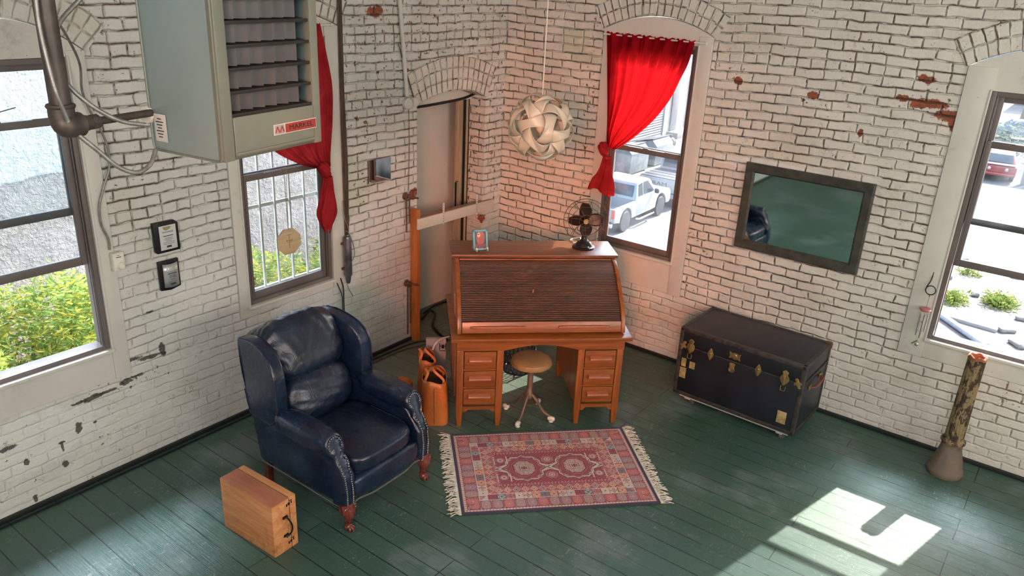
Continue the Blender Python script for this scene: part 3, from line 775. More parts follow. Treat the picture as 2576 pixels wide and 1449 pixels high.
def car(label, loc, rz, paint):
    t = thing('parked_car', label, 'car', loc, rz)
    m = MB(); vs = m.prism([(-2.15, .32), (-2.18, .86), (-1.5, .98), (1.1, .95), (2.1, .78), (2.18, .34)]+archcut(1.3, .38, .32)[::-1]+archcut(-1.35, .38, .32)[::-1], -.88, .88, 'XZ', bev=.05)
    m.build('body', M[paint], t)
    m = MB(); vs = m.prism([(-1.7, .94), (-1.15, 1.38), (.1, 1.42), (.95, .94)], -.80, .80, 'XZ', bev=.05); taper(vs, .95, 1.4, .2); cb = m.build('roof', M[paint], t)
    m = MB()
    for s_ in (-1, 1):
        vv = [m.bm.verts.new((x, s_*(.805-(z-.94)*.36), z)) for x, z in ((-1.45, 1.0), (-1.08, 1.32), (.08, 1.35), (.72, 1.0))]; m.bm.faces.new(vv)
    vv = [m.bm.verts.new(p) for p in ((-1.69, -.66, 1.0), (-1.69, .66, 1.0), (-1.22, .58, 1.35), (-1.22, -.58, 1.35))]; m.bm.faces.new(vv)
    m.build('windows', M['car_glass'], cb, smooth=False)
    for s_ in (-1, 1):
        m = MB(); m.lathe([(.005, 0), (.09, .01), (.10, .05)], 14, axis='X', M=Matrix.Translation((-2.23, s_*.42, .70))); m.build('tail_light', M['chrome'], t)
        for x in (1.3, -1.35): wheel(t, x, s_*.76, .33, .2)
    m = MB(); m.box((-2.2, 0, .42), (.1, 1.7, .16), .04); m.build('rear_bumper', M[paint], t)
    m = MB(); m.box((-1.9, 0, .93), (.5, 1.62, .05), .02); m.build('trunk_lid', M['car_white'] if paint == 'car_red' else M[paint], t)
    return t
p = at_z(2490, 455, GZ); car('red car seen from behind beyond the sandy lot', (p.x, p.y+2.2, GZ), PI/2+.1, 'car_red')
p = at_z(2560, 352, GZ); car('pale blue car in front of the far white building', (p.x+.6, p.y, GZ), .12, 'car_blue')

# ------------------------------------------------------------------ buildings and street furniture
n = NM('corrugated_door'); c = n.coord(); x_, y_, z_ = n.sep(c)
M['roller'] = n.P((.25, .26, .28), .5, .2, n.bump(n.math('SINE', n.math('MULTIPLY', z_, 42)), .03, .8))
M['facade'] = plain('pale_facade', (.27, .245, .21), .85, 0, 2, .1, .3)
M['facade_dark'] = plain('grey_facade', (.12, .115, .115), .8, 0)
n = NM('white_block_wall'); c = n.coord(); x_, y_, z_ = n.sep(c)
fb, cb = n.brick(n.comb(x_, z_), .5, .25, .012, .3)
M['white_block'] = n.P(n.mix(fb, (.34, .335, .32), (.24, .235, .23)), .85, 0)
FX = -17.5
b = thing('warehouse_building', 'pale warehouse across the street with ribbed roller doors', 'building', (FX, 30, GZ))
m = MB(); m.box((-2, 5, 6), (4, 60, 12)); m.build('facade_wall', M['facade'], b, smooth=False)
def fpt(px, py): q = at_x(px, py, FX); return q.y-30, q.z-GZ
ya, _ = fpt(1562, 330); yb, _ = fpt(1662, 330); yc, _ = fpt(1686, 300); yd, _ = fpt(1712, 300)
for y0, y1 in ((ya, yb), (ya-(yb-ya)-.9, ya-.9)):
    m = MB(); m.box((.03, (y0+y1)/2, 2.3), (.08, y1-y0, 4.6), .01); r = m.build('roller_door', M['roller'], b)
    m = MB(); m.box((.06, y0-.15, 2.4), (.16, .3, 4.8)); m.box((.06, y1+.15, 2.4), (.16, .3, 4.8)); m.box((.06, (y0+y1)/2, 4.8), (.16, y1-y0+.6, .3)); m.build('door_surround', M['facade'], r, smooth=False)
for k, (y0, y1, z0, z1) in enumerate(((yb+1.1, yc+.8, 0.2, 3.6), (yc+2.2, yd+2.6, .2, 3.8), (yb+.9, yb+3.2, 6.6, 8.8), (yb+5.5, yb+7.6, 6.6, 8.8), (ya-3, ya-1, 6.6, 8.8))):
    m = MB(); m.box((.02, (y0+y1)/2, (z0+z1)/2), (.10, y1-y0, z1-z0), .01); wn_ = m.build('window', M['facade_dark'], b)
m = MB(); m.box((.35, yb+2.2, .22), (.8, 2.6, .44), .02); m.build('door_step', M['sidewalk'], b)
m = MB(); m.box((.18, 6, 5.6), (.3, 50, .35), .02); m.build('cornice_band', M['white_block'], b)

M['dump'] = plain('grey_green_dumpster', (.16, .17, .17), .6, .1, 3, .2)
M['dump_w'] = plain('pale_dumpster', (.40, .40, .40), .6, .1, 3, .2)
M['bag'] = plain('black_trash_bag', (.06, .06, .065), .35, 0, 9, .3, .6)
def dumpster(label, p, rz, mat, L=1.9):
    t = thing('dumpster', label, 'dumpster', p, rz, None)
    m = MB(); m.prism([(-.7, .12), (-.75, 1.15), (.45, 1.45), (.75, 1.15), (.7, .12)], -L/2, L/2, 'XZ', bev=.02); m.build('bin', M[mat], t)
    m = MB(); m.box((-.15, 0, 1.36), (1.3, L+.04, .05), .01, ry=-.24); m.build('lid', M['plastic_dark'], t)
    for x in (-.55, .55):
        for y in (-L*.4, L*.4):
            m = MB(); m.lathe([(.02, -.03), (.1, -.03), (.1, .03), (.02, .03)], 12, axis='Y', M=Matrix.Translation((x, y, .1))); m.build('caster', M['tyre'], t)
q = at_z(1575, 432, GZ); dumpster('grey dumpster standing nearest the pickup trucks', (q.x, q.y, GZ), 0, 'dump')
q = at_z(1612, 408, GZ); dumpster('dumpster beyond the nearest one, in front of the roller door', (q.x+.5, q.y+.2, GZ), 0, 'dump')
q = at_z(1592, 420, GZ)
b0_ = at_z(1622, 390, GZ)
for k, (dx, dy) in enumerate(((0, 0), (.15, .78), (-.05, 1.56), (.1, 2.34), (0, 3.12), (.85, 1.2))):
    q = Vector((b0_.x+dx, b0_.y+dy, GZ)); m = MB(); rs = random.Random(k)
    m.superbox((0, 0, .32), (.62, .60, .64), 2.4, 6, fn=lambda v: v*(1+.10*math.sin(7*v.x+k)*math.cos(6*v.y)))
    m.cyl((0, 0, .60), (.03, 0, .78), .04, .10, 8)
    tag(m.build('trash_bag', M['bag'], loc=(q.x, q.y, GZ)), 'black trash bag in the heap below the roller door', 'trash bag', 'trash bags piled by the roller door')

b = thing('block_building', 'long white block building at the far edge of the sandy lot', 'building', (-2, 84, GZ))
m = MB(); m.box((0, 2, 3.2), (40, 4, 6.4)); m.build('block_wall', M['white_block'], b, smooth=False)
m = MB(); m.box((0, 1.8, 6.6), (41, 5, .4)); m.build('roof_edge', M['facade_dark'], b, smooth=False)
m = MB(); m.box((0, -.06, .9), (40, .1, 1.8)); m.build('painted_base_band', M['facade'], b, smooth=False)
# tree in front of it
q = at_z(2558, 340, GZ)
t = thing('street_tree', 'thin bare-forked tree before the far white building', 'tree', (q.x, q.y+1.5, GZ))
m = MB(); m.tube([(0, 0, 0), (.1, 0, 2), (0, 0, 3.6)], lambda s: .32-.1*s, 8, smooth=3)
for a in (-1, 1): m.tube([(0, 0, 3.4), (.7*a, 0, 4.8), (1.5*a, 0, 6.6)], lambda s: .18-.1*s, 6, smooth=3)
m.build('trunk', M['rust'], t)
def fn(rs):
    v = rs.normal(size=3); v /= np.linalg.norm(v); return (v[0]*3, v[1]*2, 8.2+v[2]*1.6)
leaf_cloud('crown', fn, 1500, .35, M['leaf'], t, 4)
# low fence
q = at_z(2560, 462, GZ); f_ = thing('plank_fence', 'low pale plank fence right of the red car', 'fence', (q.x, q.y, GZ), -.15)
m = MB()
for k in range(10): m.box((.25+k*.32, 0, .55), (.28, .04, 1.1), .01)
m.build('board_panel', M['facade'], f_)
m = MB(); m.box((1.7, -.05, 1.12), (3.6, .12, .06), .01); m.build('rail', M['white_block'], f_)
# hedge strip behind the red car
q = at_z(2480, 425, GZ)
o = leaf_cloud('hedge_row', lambda rs: (q.x-6+rs.rand()*16, q.y+2.5+rs.rand()*1.2, GZ+rs.rand()**.7*2.4), 3500, .32, leaf_mat('hedge_leaf', (.10, .14, .10), (.16, .21, .16), (.2, .26, .18)), None, 8)
tag(o, 'dull green hedge running behind the red car', 'hedge')
# weeds on the lot and pale pipes
M['weed'] = leaf_mat('weed_leaf', (.10, .15, .04), (.16, .22, .05), (.26, .27, .07))
for k, (px, py, rx, ry, cnt, lab) in enumerate(((2392, 755, .55, .7, 700, 'sparse green weeds on the sand, left clump outside the right-hand window'), (2512, 765, .55, .7, 1100, 'bright green weed clump on the sand, right of the sparse one'), (2440, 690, .5, .4, 200, 'thin weeds on the sand farthest from the window'))):
    q = at_z(px, py, GZ)
    o = leaf_cloud('weed_patch', lambda rs: (q.x+(rs.rand()+rs.rand()-1)*rx, q.y+(rs.rand()+rs.rand()-1)*ry, GZ+rs.rand()**2*.28), cnt, .16, M['weed'], None, 20+k)
    tag(o, lab, 'weeds', None, 'stuff')
M['pale_pipe'] = plain('pale_pipe', (.34, .36, .40), .5, .1)
for (a, b_, r, lab) in (((2352, 782), (2482, 872), .10, 'long pale pipe lying diagonally on the sandy lot'), ((2336, 812), (2375, 872), .06, 'short pale pipe lying under the long diagonal one')):
    A, B = at_z(*a, GZ+r), at_z(*b_, GZ+r); m = MB(); m.cyl(A-A, B-A, r, seg=10); tag(m.build('scrap_pipe', M['pale_pipe'], loc=A), lab, 'pipe')
A = at_z(2440, 812, GZ+.05); m = MB(); m.box((0, 0, 0), (1.5, .18, .1), .01); tag(m.build('scrap_board', M['facade'], loc=A, rz=-.1), 'flat pale board lying beside the scrap pipes', 'board')
rs = random.Random(4)
for k in range(7):
    q = at_z((2385, 2560, 2452, 2560, 2530, 2420, 2572)[k], (700, 700, 745, 872, 835, 655, 806)[k], GZ); m = MB()
    m.superbox((0, 0, .06), (.3+.3*rs.random(), .25, .16), 2.6, 3, fn=lambda v: v*(1+.2*math.sin(5*v.x+k)))
    tag(m.build('rubble_stone', M['sidewalk'], loc=(q.x, q.y, GZ), rz=rs.random()*3), 'loose pale stone on the sandy lot', 'stone', 'loose stones on the lot')
# ------------------------------------------------------------------ rolltop desk
M['oak'] = wood('reddish_oak', (.19, .052, .009), (.31, .095, .016), .38, 1, 'X', coat=.3)
M['oak_v'] = wood('reddish_oak_upright', (.20, .055, .009), (.33, .10, .017), .38, 1, 'Z', coat=.3)
M['oak_side'] = wood('faded_oak_side', (.24, .085, .035), (.36, .14, .065), .45, 1, 'Z', coat=.2)
M['oak_top'] = wood('worn_oak_top', (.14, .045, .018), (.22, .078, .030), .33, 1, 'X', coat=.45)
M['tambour'] = wood('dark_tambour', (.045, .012, .003), (.085, .025, .006), .36, 1, 'X', coat=.35)
M['oak_pull'] = wood('red_pull_wood', (.28, .085, .035), (.40, .135, .065), .4, 1.5, 'X', coat=.3)
DK = thing('rolltop_desk', 'reddish oak rolltop desk with closed slatted roll and six drawers', 'desk', (1.826, -1.778, 0), math.radians(44.3))
DW = .645
def scurve(n=24):
    """front edge of the hood in the side plane: (depth, height), from the worktop up to the top board"""
    P = [(.02, .80), (.03, .84), (.055, .90), (.10, .96), (.155, 1.01), (.215, 1.06), (.275, 1.11), (.335, 1.155), (.40, 1.19), (.47, 1.212), (.54, 1.215)]
    return [(p.x, p.y) for p in catmull([Vector((a, b, 0)) for a, b in P], 3)]
SCV = scurve()
for s_ in (-1, 1):
    m = MB(); pts = SCV+[(.86, 1.215), (.86, .785), (.02, .785)]
    m.prism(pts, s_*(DW-.002), s_*(DW-.032), 'YZ', bev=.003); sd = m.build('hood_side', M['oak_v'], DK, ang=40)
    m = MB()  # raised panel on the hood's outer side
    m.prism([(.30, .83), (.34, .98), (.46, 1.09), (.60, 1.14), (.80, 1.14), (.80, .83)], s_*(DW-.004), s_*(DW+.006), 'YZ', bev=.002); m.build('side_panel', M['oak_side'], sd)
m = MB()  # tambour: horizontal half-round slats along the S
cv = [(y+.02, z-.012) for y, z in SCV]
L = [0]
for i in range(1, len(cv)): L.append(L[-1]+math.hypot(cv[i][0]-cv[i-1][0], cv[i][1]-cv[i-1][1]))
def cvat(s):
    s = min(max(s, 0), L[-1]-1e-6); i = max(k for k in range(len(L)) if L[k] <= s); i = min(i, len(L)-2)
    f = (s-L[i])/(L[i+1]-L[i]); a, b = cv[i], cv[i+1]
    t = Vector((b[0]-a[0], b[1]-a[1])).normalized(); return a[0]+(b[0]-a[0])*f, a[1]+(b[1]-a[1])*f, t
NS = 42; sl0 = .075; pitch = (L[-1]-sl0)/NS
rows = []
for k in range(NS):
    for j, (f, h) in enumerate(((0, 0), (.12, .0030), (.35, .0048), (.62, .0048), (.88, .0030), (.99, 0))):
        y, z, t = cvat(sl0+(k+f)*pitch); nrm = Vector((-t.y, t.x))
        rows.append([m.bm.verts.new((x, y+nrm.x*h, z+nrm.y*h)) for x in (-DW+.034, DW-.034)])
m.grid_faces(rows); tb = m.build('tambour', M['tambour'], DK, fixn=True, ang=50)
m = MB(); m.box((0, .040, .832), (2*DW-.07, .034, .085), .006, rx=-.28); bb = m.build('tambour_rail', M['oak'], DK)
for x0, w in ((-.34, .42), (.32, .40)):
    m = MB(); m.superbox((x0, .012, .842), (w, .024, .020), 6, 6); m.build('lift_grip', M['oak_pull'], bb)
m = MB(); m.lathe([(.004, 0), (.009, .0), (.009, .006), (.003, .009)], 12, M=Matrix.Translation((.03, .50, 1.196)) @ Matrix.Rotation(.5, 4, 'X')); m.build('lock', M['chrome'], DK)
m = MB(); m.box((-.06, .195, 1.062), (.012, .003, .03), .001, rx=-.7, ry=.4); m.build('chipped_veneer', M['oak_pull'], DK)
m = MB(); m.box((0, .695, 1.2275), (2*DW+.05, .365, .026), .006); m.build('top_board', M['oak_top'], DK)
m = MB(); m.box((0, .505, 1.196), (2*DW-.07, .02, .036), .004); m.build('top_rail', M['oak'], DK)
m = MB(); m.box((0, .84, 1.0), (2*DW-.066, .018, .42)); m.build('hood_back', M['oak'], DK, smooth=False)
m = MB(); m.box((0, .395, .762), (2*DW+.09, .90, .030), .008); m.build('worktop', M['oak'], DK)
# lower carcass: front rail with arched kneehole
m = MB()
ar = [(-.285+.57*i/16, .655+.045*math.sin(PI*i/16)) for i in range(17)]
m.prism([(-DW, .75), (-DW, .655), (-.285, .655)]+ar[1:-1]+[(.285, .655), (DW, .655), (DW, .75)], .0, .022, 'XZ', bev=.0); m.build('front_rail', M['oak'], DK, smooth=False)
XS = {'l': (-DW+.0, -.285), 'r': (.285, DW)}
for key, (xa, xb) in XS.items():
    for x, front in ((xa+.028, 1), (xb-.028, 1), (xa+.028, 0), (xb-.028, 0)):
        y = .025 if front else .80
        m = MB(); m.prism([(x-.026, .655 if front else .745), (x-.026, .14), (x-.017, .0), (x+.017, .0), (x+.026, .14), (x+.026, .655 if front else .745)], y-.024, y+.024, 'XZ', bev=.003)
        m.build('leg', M['oak_v'], DK)
    ia, ib = xa+.056, xb-.056
    z = .648
    for k, hh in enumerate((.150, .142, .142)):
        z0 = z-hh
        m = MB(); m.box(((ia+ib)/2, .012, z0+hh/2), (ib-ia-.006, .018, hh-.008), .003)
        m.box(((ia+ib)/2, .20, z0+hh/2), (ib-ia-.03, .36, hh-.03)); dr = m.build('drawer', M['oak'], DK)
        m = MB(); px = (ia+ib)/2; pw = .085  # projecting wedge-shaped wooden pull
        vs = m.prism([(-.030, .0), (-.026, .012), (0, .030), (0, -.012)], -pw, pw, 'YZ', bev=.002, M=Matrix.Translation((px, .003, z0+hh*.50)))
        m.build('drawer_pull', M['oak_pull'], dr)
        if k < 2:
            m = MB(); m.box(((ia+ib)/2, .03, z0-.006), (ib-ia, .045, .012)); m.build('drawer_rail', M['oak'], DK, smooth=False)
        z = z0-.012
    m = MB(); ap = [(ia, z), (ia, z-.055), (ia+.02, z-.050), (ia+.04, z-.028), (ib-.04, z-.028), (ib-.02, z-.050), (ib, z-.055), (ib, z)]
    m.prism(ap, .0, .02, 'XZ', bev=.0); m.build('apron', M['oak'], DK, smooth=False)
    for x, out in ((xa+.010, key == 'l'), (xb-.010, key == 'r')):
        m = MB(); m.box((x, .41, (.745+z)/2), (.016, .74, .745-z)); pn = m.build('pedestal_side', M['oak_side' if out else 'oak_v'], DK, smooth=False)
        for q in range(3):
            m = MB(); m.box((x+(-.012 if (key == 'l') == (x < (xa+xb)/2) else .012), .17+q*.24, (.745+z)/2), (.014, .05, .745-z-.02), .004); m.build('side_batten', M['oak_side'], pn)
    m = MB(); m.box(((xa+xb)/2, .82, (.745+z)/2), (xb-xa-.06, .014, .745-z)); m.build('pedestal_back', M['oak'], DK, smooth=False)
for s_ in (-1, 1):
    m = MB(); m.box((s_*(DW-.03), .42, .165), (.03, .72, .035), .004); m.build('stretcher', M['oak_v'], DK)

def desk_pt(x, y, z):
    return DK.matrix_basis @ Vector((x, y, z))
DKM = Matrix.Translation(DK.location) @ Euler((0, 0, DK.rotation_euler.z)).to_matrix().to_4x4()
def dpt(x, y, z): return DKM @ Vector((x, y, z))
DROT = DK.rotation_euler.z
TOPZ = 1.2405

# picture frame with easel on the desk top
p = at_z(1209, 630, TOPZ)
pf = thing('photo_frame', 'small pale blue photo frame with red-haired portrait, standing on the desk top', 'photo frame', (p.x, p.y, TOPZ+.002), DROT+.25)
fr_ = Matrix.Rotation(-.2, 4, 'X')
M['blue_frame'] = plain('pale_blue_frame', (.16, .36, .40), .4, .1, 8, .15)
m = MB(); w, h, t = .125, .165, .018
for c_, s2 in (((-w/2+t/2, 0, h/2), (t, .014, h)), ((w/2-t/2, 0, h/2), (t, .014, h)), ((0, 0, t/2), (w, .014, t)), ((0, 0, h-t/2), (w, .014, t))): m.box(c_, s2, .003, M=fr_)
m.build('frame_border', M['blue_frame'], pf)
n = NM('portrait_print'); c = n.coord(); x_, y_, z_ = n.sep(c)
d1_ = n.vmath('LENGTH', n.vmath('DIVIDE', n.vmath('SUBTRACT', c, (-.012, -.022, .122)), (.015, 1, .021)), out=1)
hair = n.vmath('LENGTH', n.vmath('DIVIDE', n.vmath('SUBTRACT', c, (.002, -.022, .10)), (.036, 1, .062)), out=1)
w_ = n.noise(n.map(c, (60, 1, 20)), 1.0, 4)
col = n.mix(n.ss(hair, 1.05, .9), (.025, .015, .02), n.mix(w_, (.22, .02, .025), (.50, .10, .08)))
col = n.mix(n.ss(d1_, 1.0, .8), col, (.75, .42, .33)); col = n.mix(n.ss(z_, .055, .045), col, (.20, .02, .04))
col = n.mix(n.ss(n.vmath('LENGTH', n.vmath('DIVIDE', n.vmath('SUBTRACT', c, (-.014, -.02, .126)), (.012, 1, .005)), out=1), 1, .7), col, (.12, .05, .05))
M['portrait'] = n.P(col, .25)
m = MB(); m.box((0, .001, h/2), (w-2*t+.004, .006, h-2*t+.004), 0, M=fr_); m.build('portrait_print', M['portrait'], pf, smooth=False)
m = MB()
for s_ in (-1, 1):
    pts = [Vector((s_*.045, .07, .004)), Vector((s_*.045, -.02, .004)), Vector((s_*.045, -.045, .008)), Vector((s_*.045, -.042, .030)), Vector((s_*.045, -.026, .032)), Vector((s_*.045, -.030, .018))]
    m.tube(pts, .0028, 6, smooth=4); m.tube([(s_*.045, .07, .004), (0, .05, .10)], .0026, 6)
m.tube([(-.045, .07, .004), (.045, .07, .004)], .0026, 6); m.build('wire_easel', M['white_plastic'], pf)

# vintage desk fan
p = at_z(1468, 622, TOPZ)
FN = thing('desk_fan', 'black vintage four-blade desk fan with wire guard on the desk top', 'fan', (p.x, p.y, TOPZ), math.radians(-55))
m = MB(); m.lathe([(.03, 0), (.088, 0), (.092, .006), (.088, .012), (.072, .018), (.066, .03), (.055, .048), (.034, .062), (.024, .075), (.020, .10), (.019, .125), (.022, .14)], 36)
bs = m.build('base', M['black'], FN)
m = MB(); m.lathe([(.004, 0), (.010, 0), (.010, .006), (.004, .010)], 12, M=Matrix.Translation((.066, .03, .020))); m.build('speed_knob', M['steel'], bs)
HZ = .235; FR = .180
m = MB(); m.lathe([(.018, -.13), (.040, -.125), (.052, -.10), (.055, -.06), (.050, -.03), (.030, -.015), (.014, -.012)], 24, axis='X', M=Matrix.Translation((0, 0, HZ))); m.build('motor_housing', M['black'], FN)
m = MB(); m.cyl((-.05, 0, .125), (-.05, 0, HZ-.04), .016, seg=12); m.cyl((0, 0, .125), (-.055, 0, .150), .017, seg=12); m.build('neck', M['black'], FN)
M['blade'] = plain('dark_bronze_blade', (.035, .026, .020), .4, .5, 8, .3)
m = MB(); m.lathe([(.004, .030), (.018, .028), (.024, .018), (.024, -.006), (.006, -.010)], 20, axis='X', M=Matrix.Translation((0.01, 0, HZ))); m.build('blade_hub', M['blade'], FN)
for k in range(4):
    m = MB(); a0 = k*PI/2+.08
    def bl(u, v):
        r = .018+u*.120; wd = .050*math.sin(min(1, (u*.85+.22))*PI*.80)**.8*(1 if u < .97 else .75); t = (v-.5)*2
        y = t*wd; x = .006+ t*.020*(.6+.4*u)
        ca, sa = math.cos(a0), math.sin(a0)
        return (x, y*ca-r*sa, HZ+y*sa+r*ca)
    m.surf(bl, 14, 9); b_ = m.build('fan_blade', M['blade'], FN)
    md = b_.modifiers.new('thickness', 'SOLIDIFY'); md.thickness = .0025
m = MB(); gx = .045
m.torus((gx*.4, 0, HZ), FR, .0026, 40, 6, axis='X'); m.torus((gx, 0, HZ), FR*.66, .002, 36, 5, axis='X'); m.torus((gx+.004, 0, HZ), FR*.30, .002, 24, 5, axis='X')
m.torus((-.035, 0, HZ), FR*.80, .002, 36, 5, axis='X')
for k in range(7):
    a = 2*PI*k/7+.25; ca, sa = math.cos(a), math.sin(a)
    P3 = lambda r, x, da=0: Vector((x, r*math.sin(a+da), HZ+r*math.cos(a+da)))
    m.tube([P3(.018, gx+.006), P3(FR*.35, gx+.005, .25), P3(FR*.66, gx, .12), P3(FR*.9, gx*.75, -.05), P3(FR, gx*.4, 0), P3(FR*.8, -.035, 0), P3(.05, -.05, .0)], .0019, 5, smooth=4)
m.build('wire_guard', M['rust'], FN)
m = MB(); m.torus((gx+.009, 0, HZ), .019, .004, 20, 6, axis='X'); m.lathe([(.001, .0), (.016, .0), (.016, .004), (.001, .005)], 16, axis='X', M=Matrix.Translation((gx+.006, 0, HZ))); m.build('guard_badge', M['brass'], FN)
p2_ = dpt(.30, .80, TOPZ+.006)
m = MB(); A = Vector((0, 0, 0))
m.tube([(0, 0, .004), (.03, .05, .02), (.0, .10, .03), (-.05, .09, .012), (-.06, .05, .006), (-.02, .04, .006)], .006, 6, smooth=5)
tag(m.build('power_cord', M['white_plastic'], loc=(FN.location.x-.11, FN.location.y+.01, TOPZ+.003)), 'cream coiled cord behind the base of the desk fan', 'cord')

# ------------------------------------------------------------------ round stool in the kneehole
M['stool_seat'] = leather('tan_stool_leather', (.30, .17, .075), (.38, .23, .11), .45, .3, .2)
M['stool_metal'] = plain('worn_brown_metal', (.20, .13, .09), .5, .4, 10, .3, .2)
p = at_z(1337, 905, .50)
ST = thing('swivel_stool', 'round tan leather swivel stool with nailhead rim under the desk', 'stool', (p.x, p.y, 0), DROT)
m = MB(); m.lathe([(.001, .535), (.08, .533), (.13, .524), (.155, .508), (.162, .49), (.160, .468), (.150, .462), (.001, .462)], 40); se = m.build('seat', M['stool_seat'], ST)
m = MB()
for k in range(44):
    a = 2*PI*k/44; m.sphere((.161*math.cos(a), .161*math.sin(a), .472), .0055, 6)
m.build('nailhead_trim', M['brass'], se)
m = MB(); m.lathe([(.03, .46), (.03, .44), (.024, .43), (.022, .22), (.028, .21), (.030, .17), (.02, .155)], 18); m.build('post', M['stool_metal'], ST)
for k in range(4):
    a = k*PI/2+math.radians(12)-DROT
    ca, sa = math.cos(a), math.sin(a)
    m = MB(); m.tube([(ca*.012, sa*.012, .20), (ca*.05, sa*.05, .17), (ca*.13, sa*.13, .075), (ca*.19, sa*.19, .045)], lambda s: .014-.004*s, 8, smooth=4); lg = m.build('leg', M['stool_metal'], ST)
    m = MB(); m.superbox((ca*.20, sa*.20, .028), (.062, .034, .036), 3, 5, rz=a); m.lathe([(.012, 0), (.019, .002), (.016, .012)], 12, M=Matrix.Translation((ca*.20, sa*.20, .0))); m.build('foot_cap', M['white_plastic'], lg)
m = MB(); m.torus((0, 0, .12), .055, .005, 24, 6); m.build('foot_ring', M['stool_metal'], ST)

# wire basket behind the stool, half seen
p = at_z(1318, 926, .06)
WB = thing('wire_basket', 'dark wire mesh basket on the floor behind the stool', 'basket', (p.x-.10, p.y+.05, 0), DROT+.2)
m = MB()
for k in range(22):
    a = 2*PI*k/22; m.tube([(.13*math.cos(a), .13*math.sin(a), .006), (.15*math.cos(a+.3), .15*math.sin(a+.3), .21)], .003, 5)
    m.tube([(.13*math.cos(a), .13*math.sin(a), .006), (.15*math.cos(a-.3), .15*math.sin(a-.3), .21)], .003, 5)
for r, z in ((.13, .006), (.15, .21)): m.torus((0, 0, z), r, .005, 30, 6)
m.lathe([(.001, .003), (.13, .003), (.13, .008)], 30); m.build('mesh_body', M['black'], WB)

# ------------------------------------------------------------------ rug (pattern laid on a fine vertex grid)
RL, RW = 1.36, .965
rc = (Vector((1.422, -2.341, 0))+Vector((2.359, -1.357, 0))+Vector((3.054, -2.053, 0))+Vector((2.11, -3.022, 0)))/4
RG = thing('persian_rug', 'red oriental rug with two medallions and white fringes before the desk', 'rug', (rc.x, rc.y, 0), math.radians(46))
NU, NV = 460, 326
u = np.linspace(0, RL, NU)[:, None]*np.ones((1, NV)); v = np.linspace(0, RW, NV)[None, :]*np.ones((NU, 1))
C_ = lambda *c: np.array(c)
img = np.zeros((NU, NV, 3)); img[:] = (.022, .025, .06)
rs_ = np.random.RandomState(3)
dedge = np.minimum(np.minimum(u, RL-u), np.minimum(v, RW-v))
# coordinate along the nearest edge
along = np.where(np.minimum(u, RL-u) < np.minimum(v, RW-v), v-RW/2, u-RL/2)
def put(mask, c): img[mask] = c
CR, PK, CRM, OR, BL, DKR, NV_ = (.25, .035, .058), (.40, .15, .15), (.48, .37, .30), (.50, .17, .09), (.13, .16, .19), (.12, .018, .035), (.035, .03, .06)
def fr2(x, p): return (x/p) % 1.0
# band 1: pink with small squares
b = dedge > .018; put(b, PK)
sq_ = b & (np.abs(dedge-.032) < .007) & (fr2(along, .022) < .62); put(sq_, CRM); put(b & (np.abs(dedge-.0215) < .002), DKR); put(b & (np.abs(dedge-.0435) < .002), DKR)
# band 2: hexagon flowers
b2 = (dedge > .046) & (dedge < .132); put(b2, (.33, .075, .085))
cell = .078; ci = np.floor(along/cell); cx_ = fr2(along, cell)-.5; cy_ = (dedge-.089)/.086
r_ = np.maximum(np.abs(cx_)*1.9, np.abs(cx_)*.95+np.abs(cy_)*1.15)*1.05
par = (ci % 3)
put(b2 & (r_ < .92) & (r_ > .84), DKR)
put(b2 & (r_ < .80) & (par == 0), (.27, .16, .18)); put(b2 & (r_ < .80) & (par == 1), (.44, .10, .09)); put(b2 & (r_ < .80) & (par == 2), (.30, .19, .17))
an = np.arctan2(cy_, cx_*1.3); rr = np.hypot(cx_*1.3, cy_)
put(b2 & (rr < .25+.08*np.cos(6*an)) & (rr > .13), PK); put(b2 & (rr < .08), CRM); put(b2 & (rr < .11) & (rr > .08), NV_)
hx = (np.sin(u*2*PI/.020)*np.sin(v*2*PI/.018)); put(b2 & (r_ > .95) & (hx > .35), CRM)
put((dedge > .130) & (dedge < .134), NV_)
# band 3: patchwork squares
b3 = (dedge > .136) & (dedge < .196); cell = .0605; ci = np.floor(along/cell).astype(int)
cols = [CRM, BL, CRM, OR, CR, CRM, BL, (.40, .33, .30), PK, OR]
for k in range(10): put(b3 & ((ci*7 % 10) == k), cols[k])
cx_ = fr2(along, cell)-.5; cy_ = (dedge-.166)/.06; an = np.arctan2(cy_, cx_); rr = np.hypot(cx_, cy_)
lt = ((ci*7 % 10) % 2 == 0)
put(b3 & (np.abs(rr-.27-.09*np.cos(4*an)) < .055) & lt, CR); put(b3 & (np.abs(rr-.27-.09*np.cos(4*an)) < .055) & ~lt, (.45, .33, .28))
put(b3 & (rr < .08), NV_); put(b3 & (np.abs(cx_) > .47), DKR)
put((dedge > .133) & (dedge < .138), CRM); put((dedge > .194) & (dedge < .199), CRM)
# band 4: diamonds on red
b4 = (dedge > .199) & (dedge < .272); put(b4, (.31, .04, .055)); cell = .062
cx_ = fr2(along, cell)-.5; cy_ = (dedge-.2355)/.073; dm = np.abs(cx_)+np.abs(cy_)*.95; ci = np.floor(along/cell).astype(int)
put(b4 & (np.abs(dm-.44) < .05), CRM); put(b4 & (dm < .36) & (ci % 3 == 0), OR); put(b4 & (dm < .36) & (ci % 3 == 1), (.22, .08, .10)); put(b4 & (dm < .36) & (ci % 3 == 2), (.46, .12, .10))
put(b4 & (np.abs(dm-.2) < .04), CRM); put(b4 & (dm < .08), NV_); put(b4 & (dm > .62) & (hx > .2), (.45, .22, .17))
put((dedge > .270) & (dedge < .275) & (fr2(along, .016) < .6), NV_); put((dedge > .276) & (dedge < .284), (.25, .03, .05))
put((dedge > .277) & (dedge < .283) & (fr2(along, .020) < .5), (.44, .16, .16))
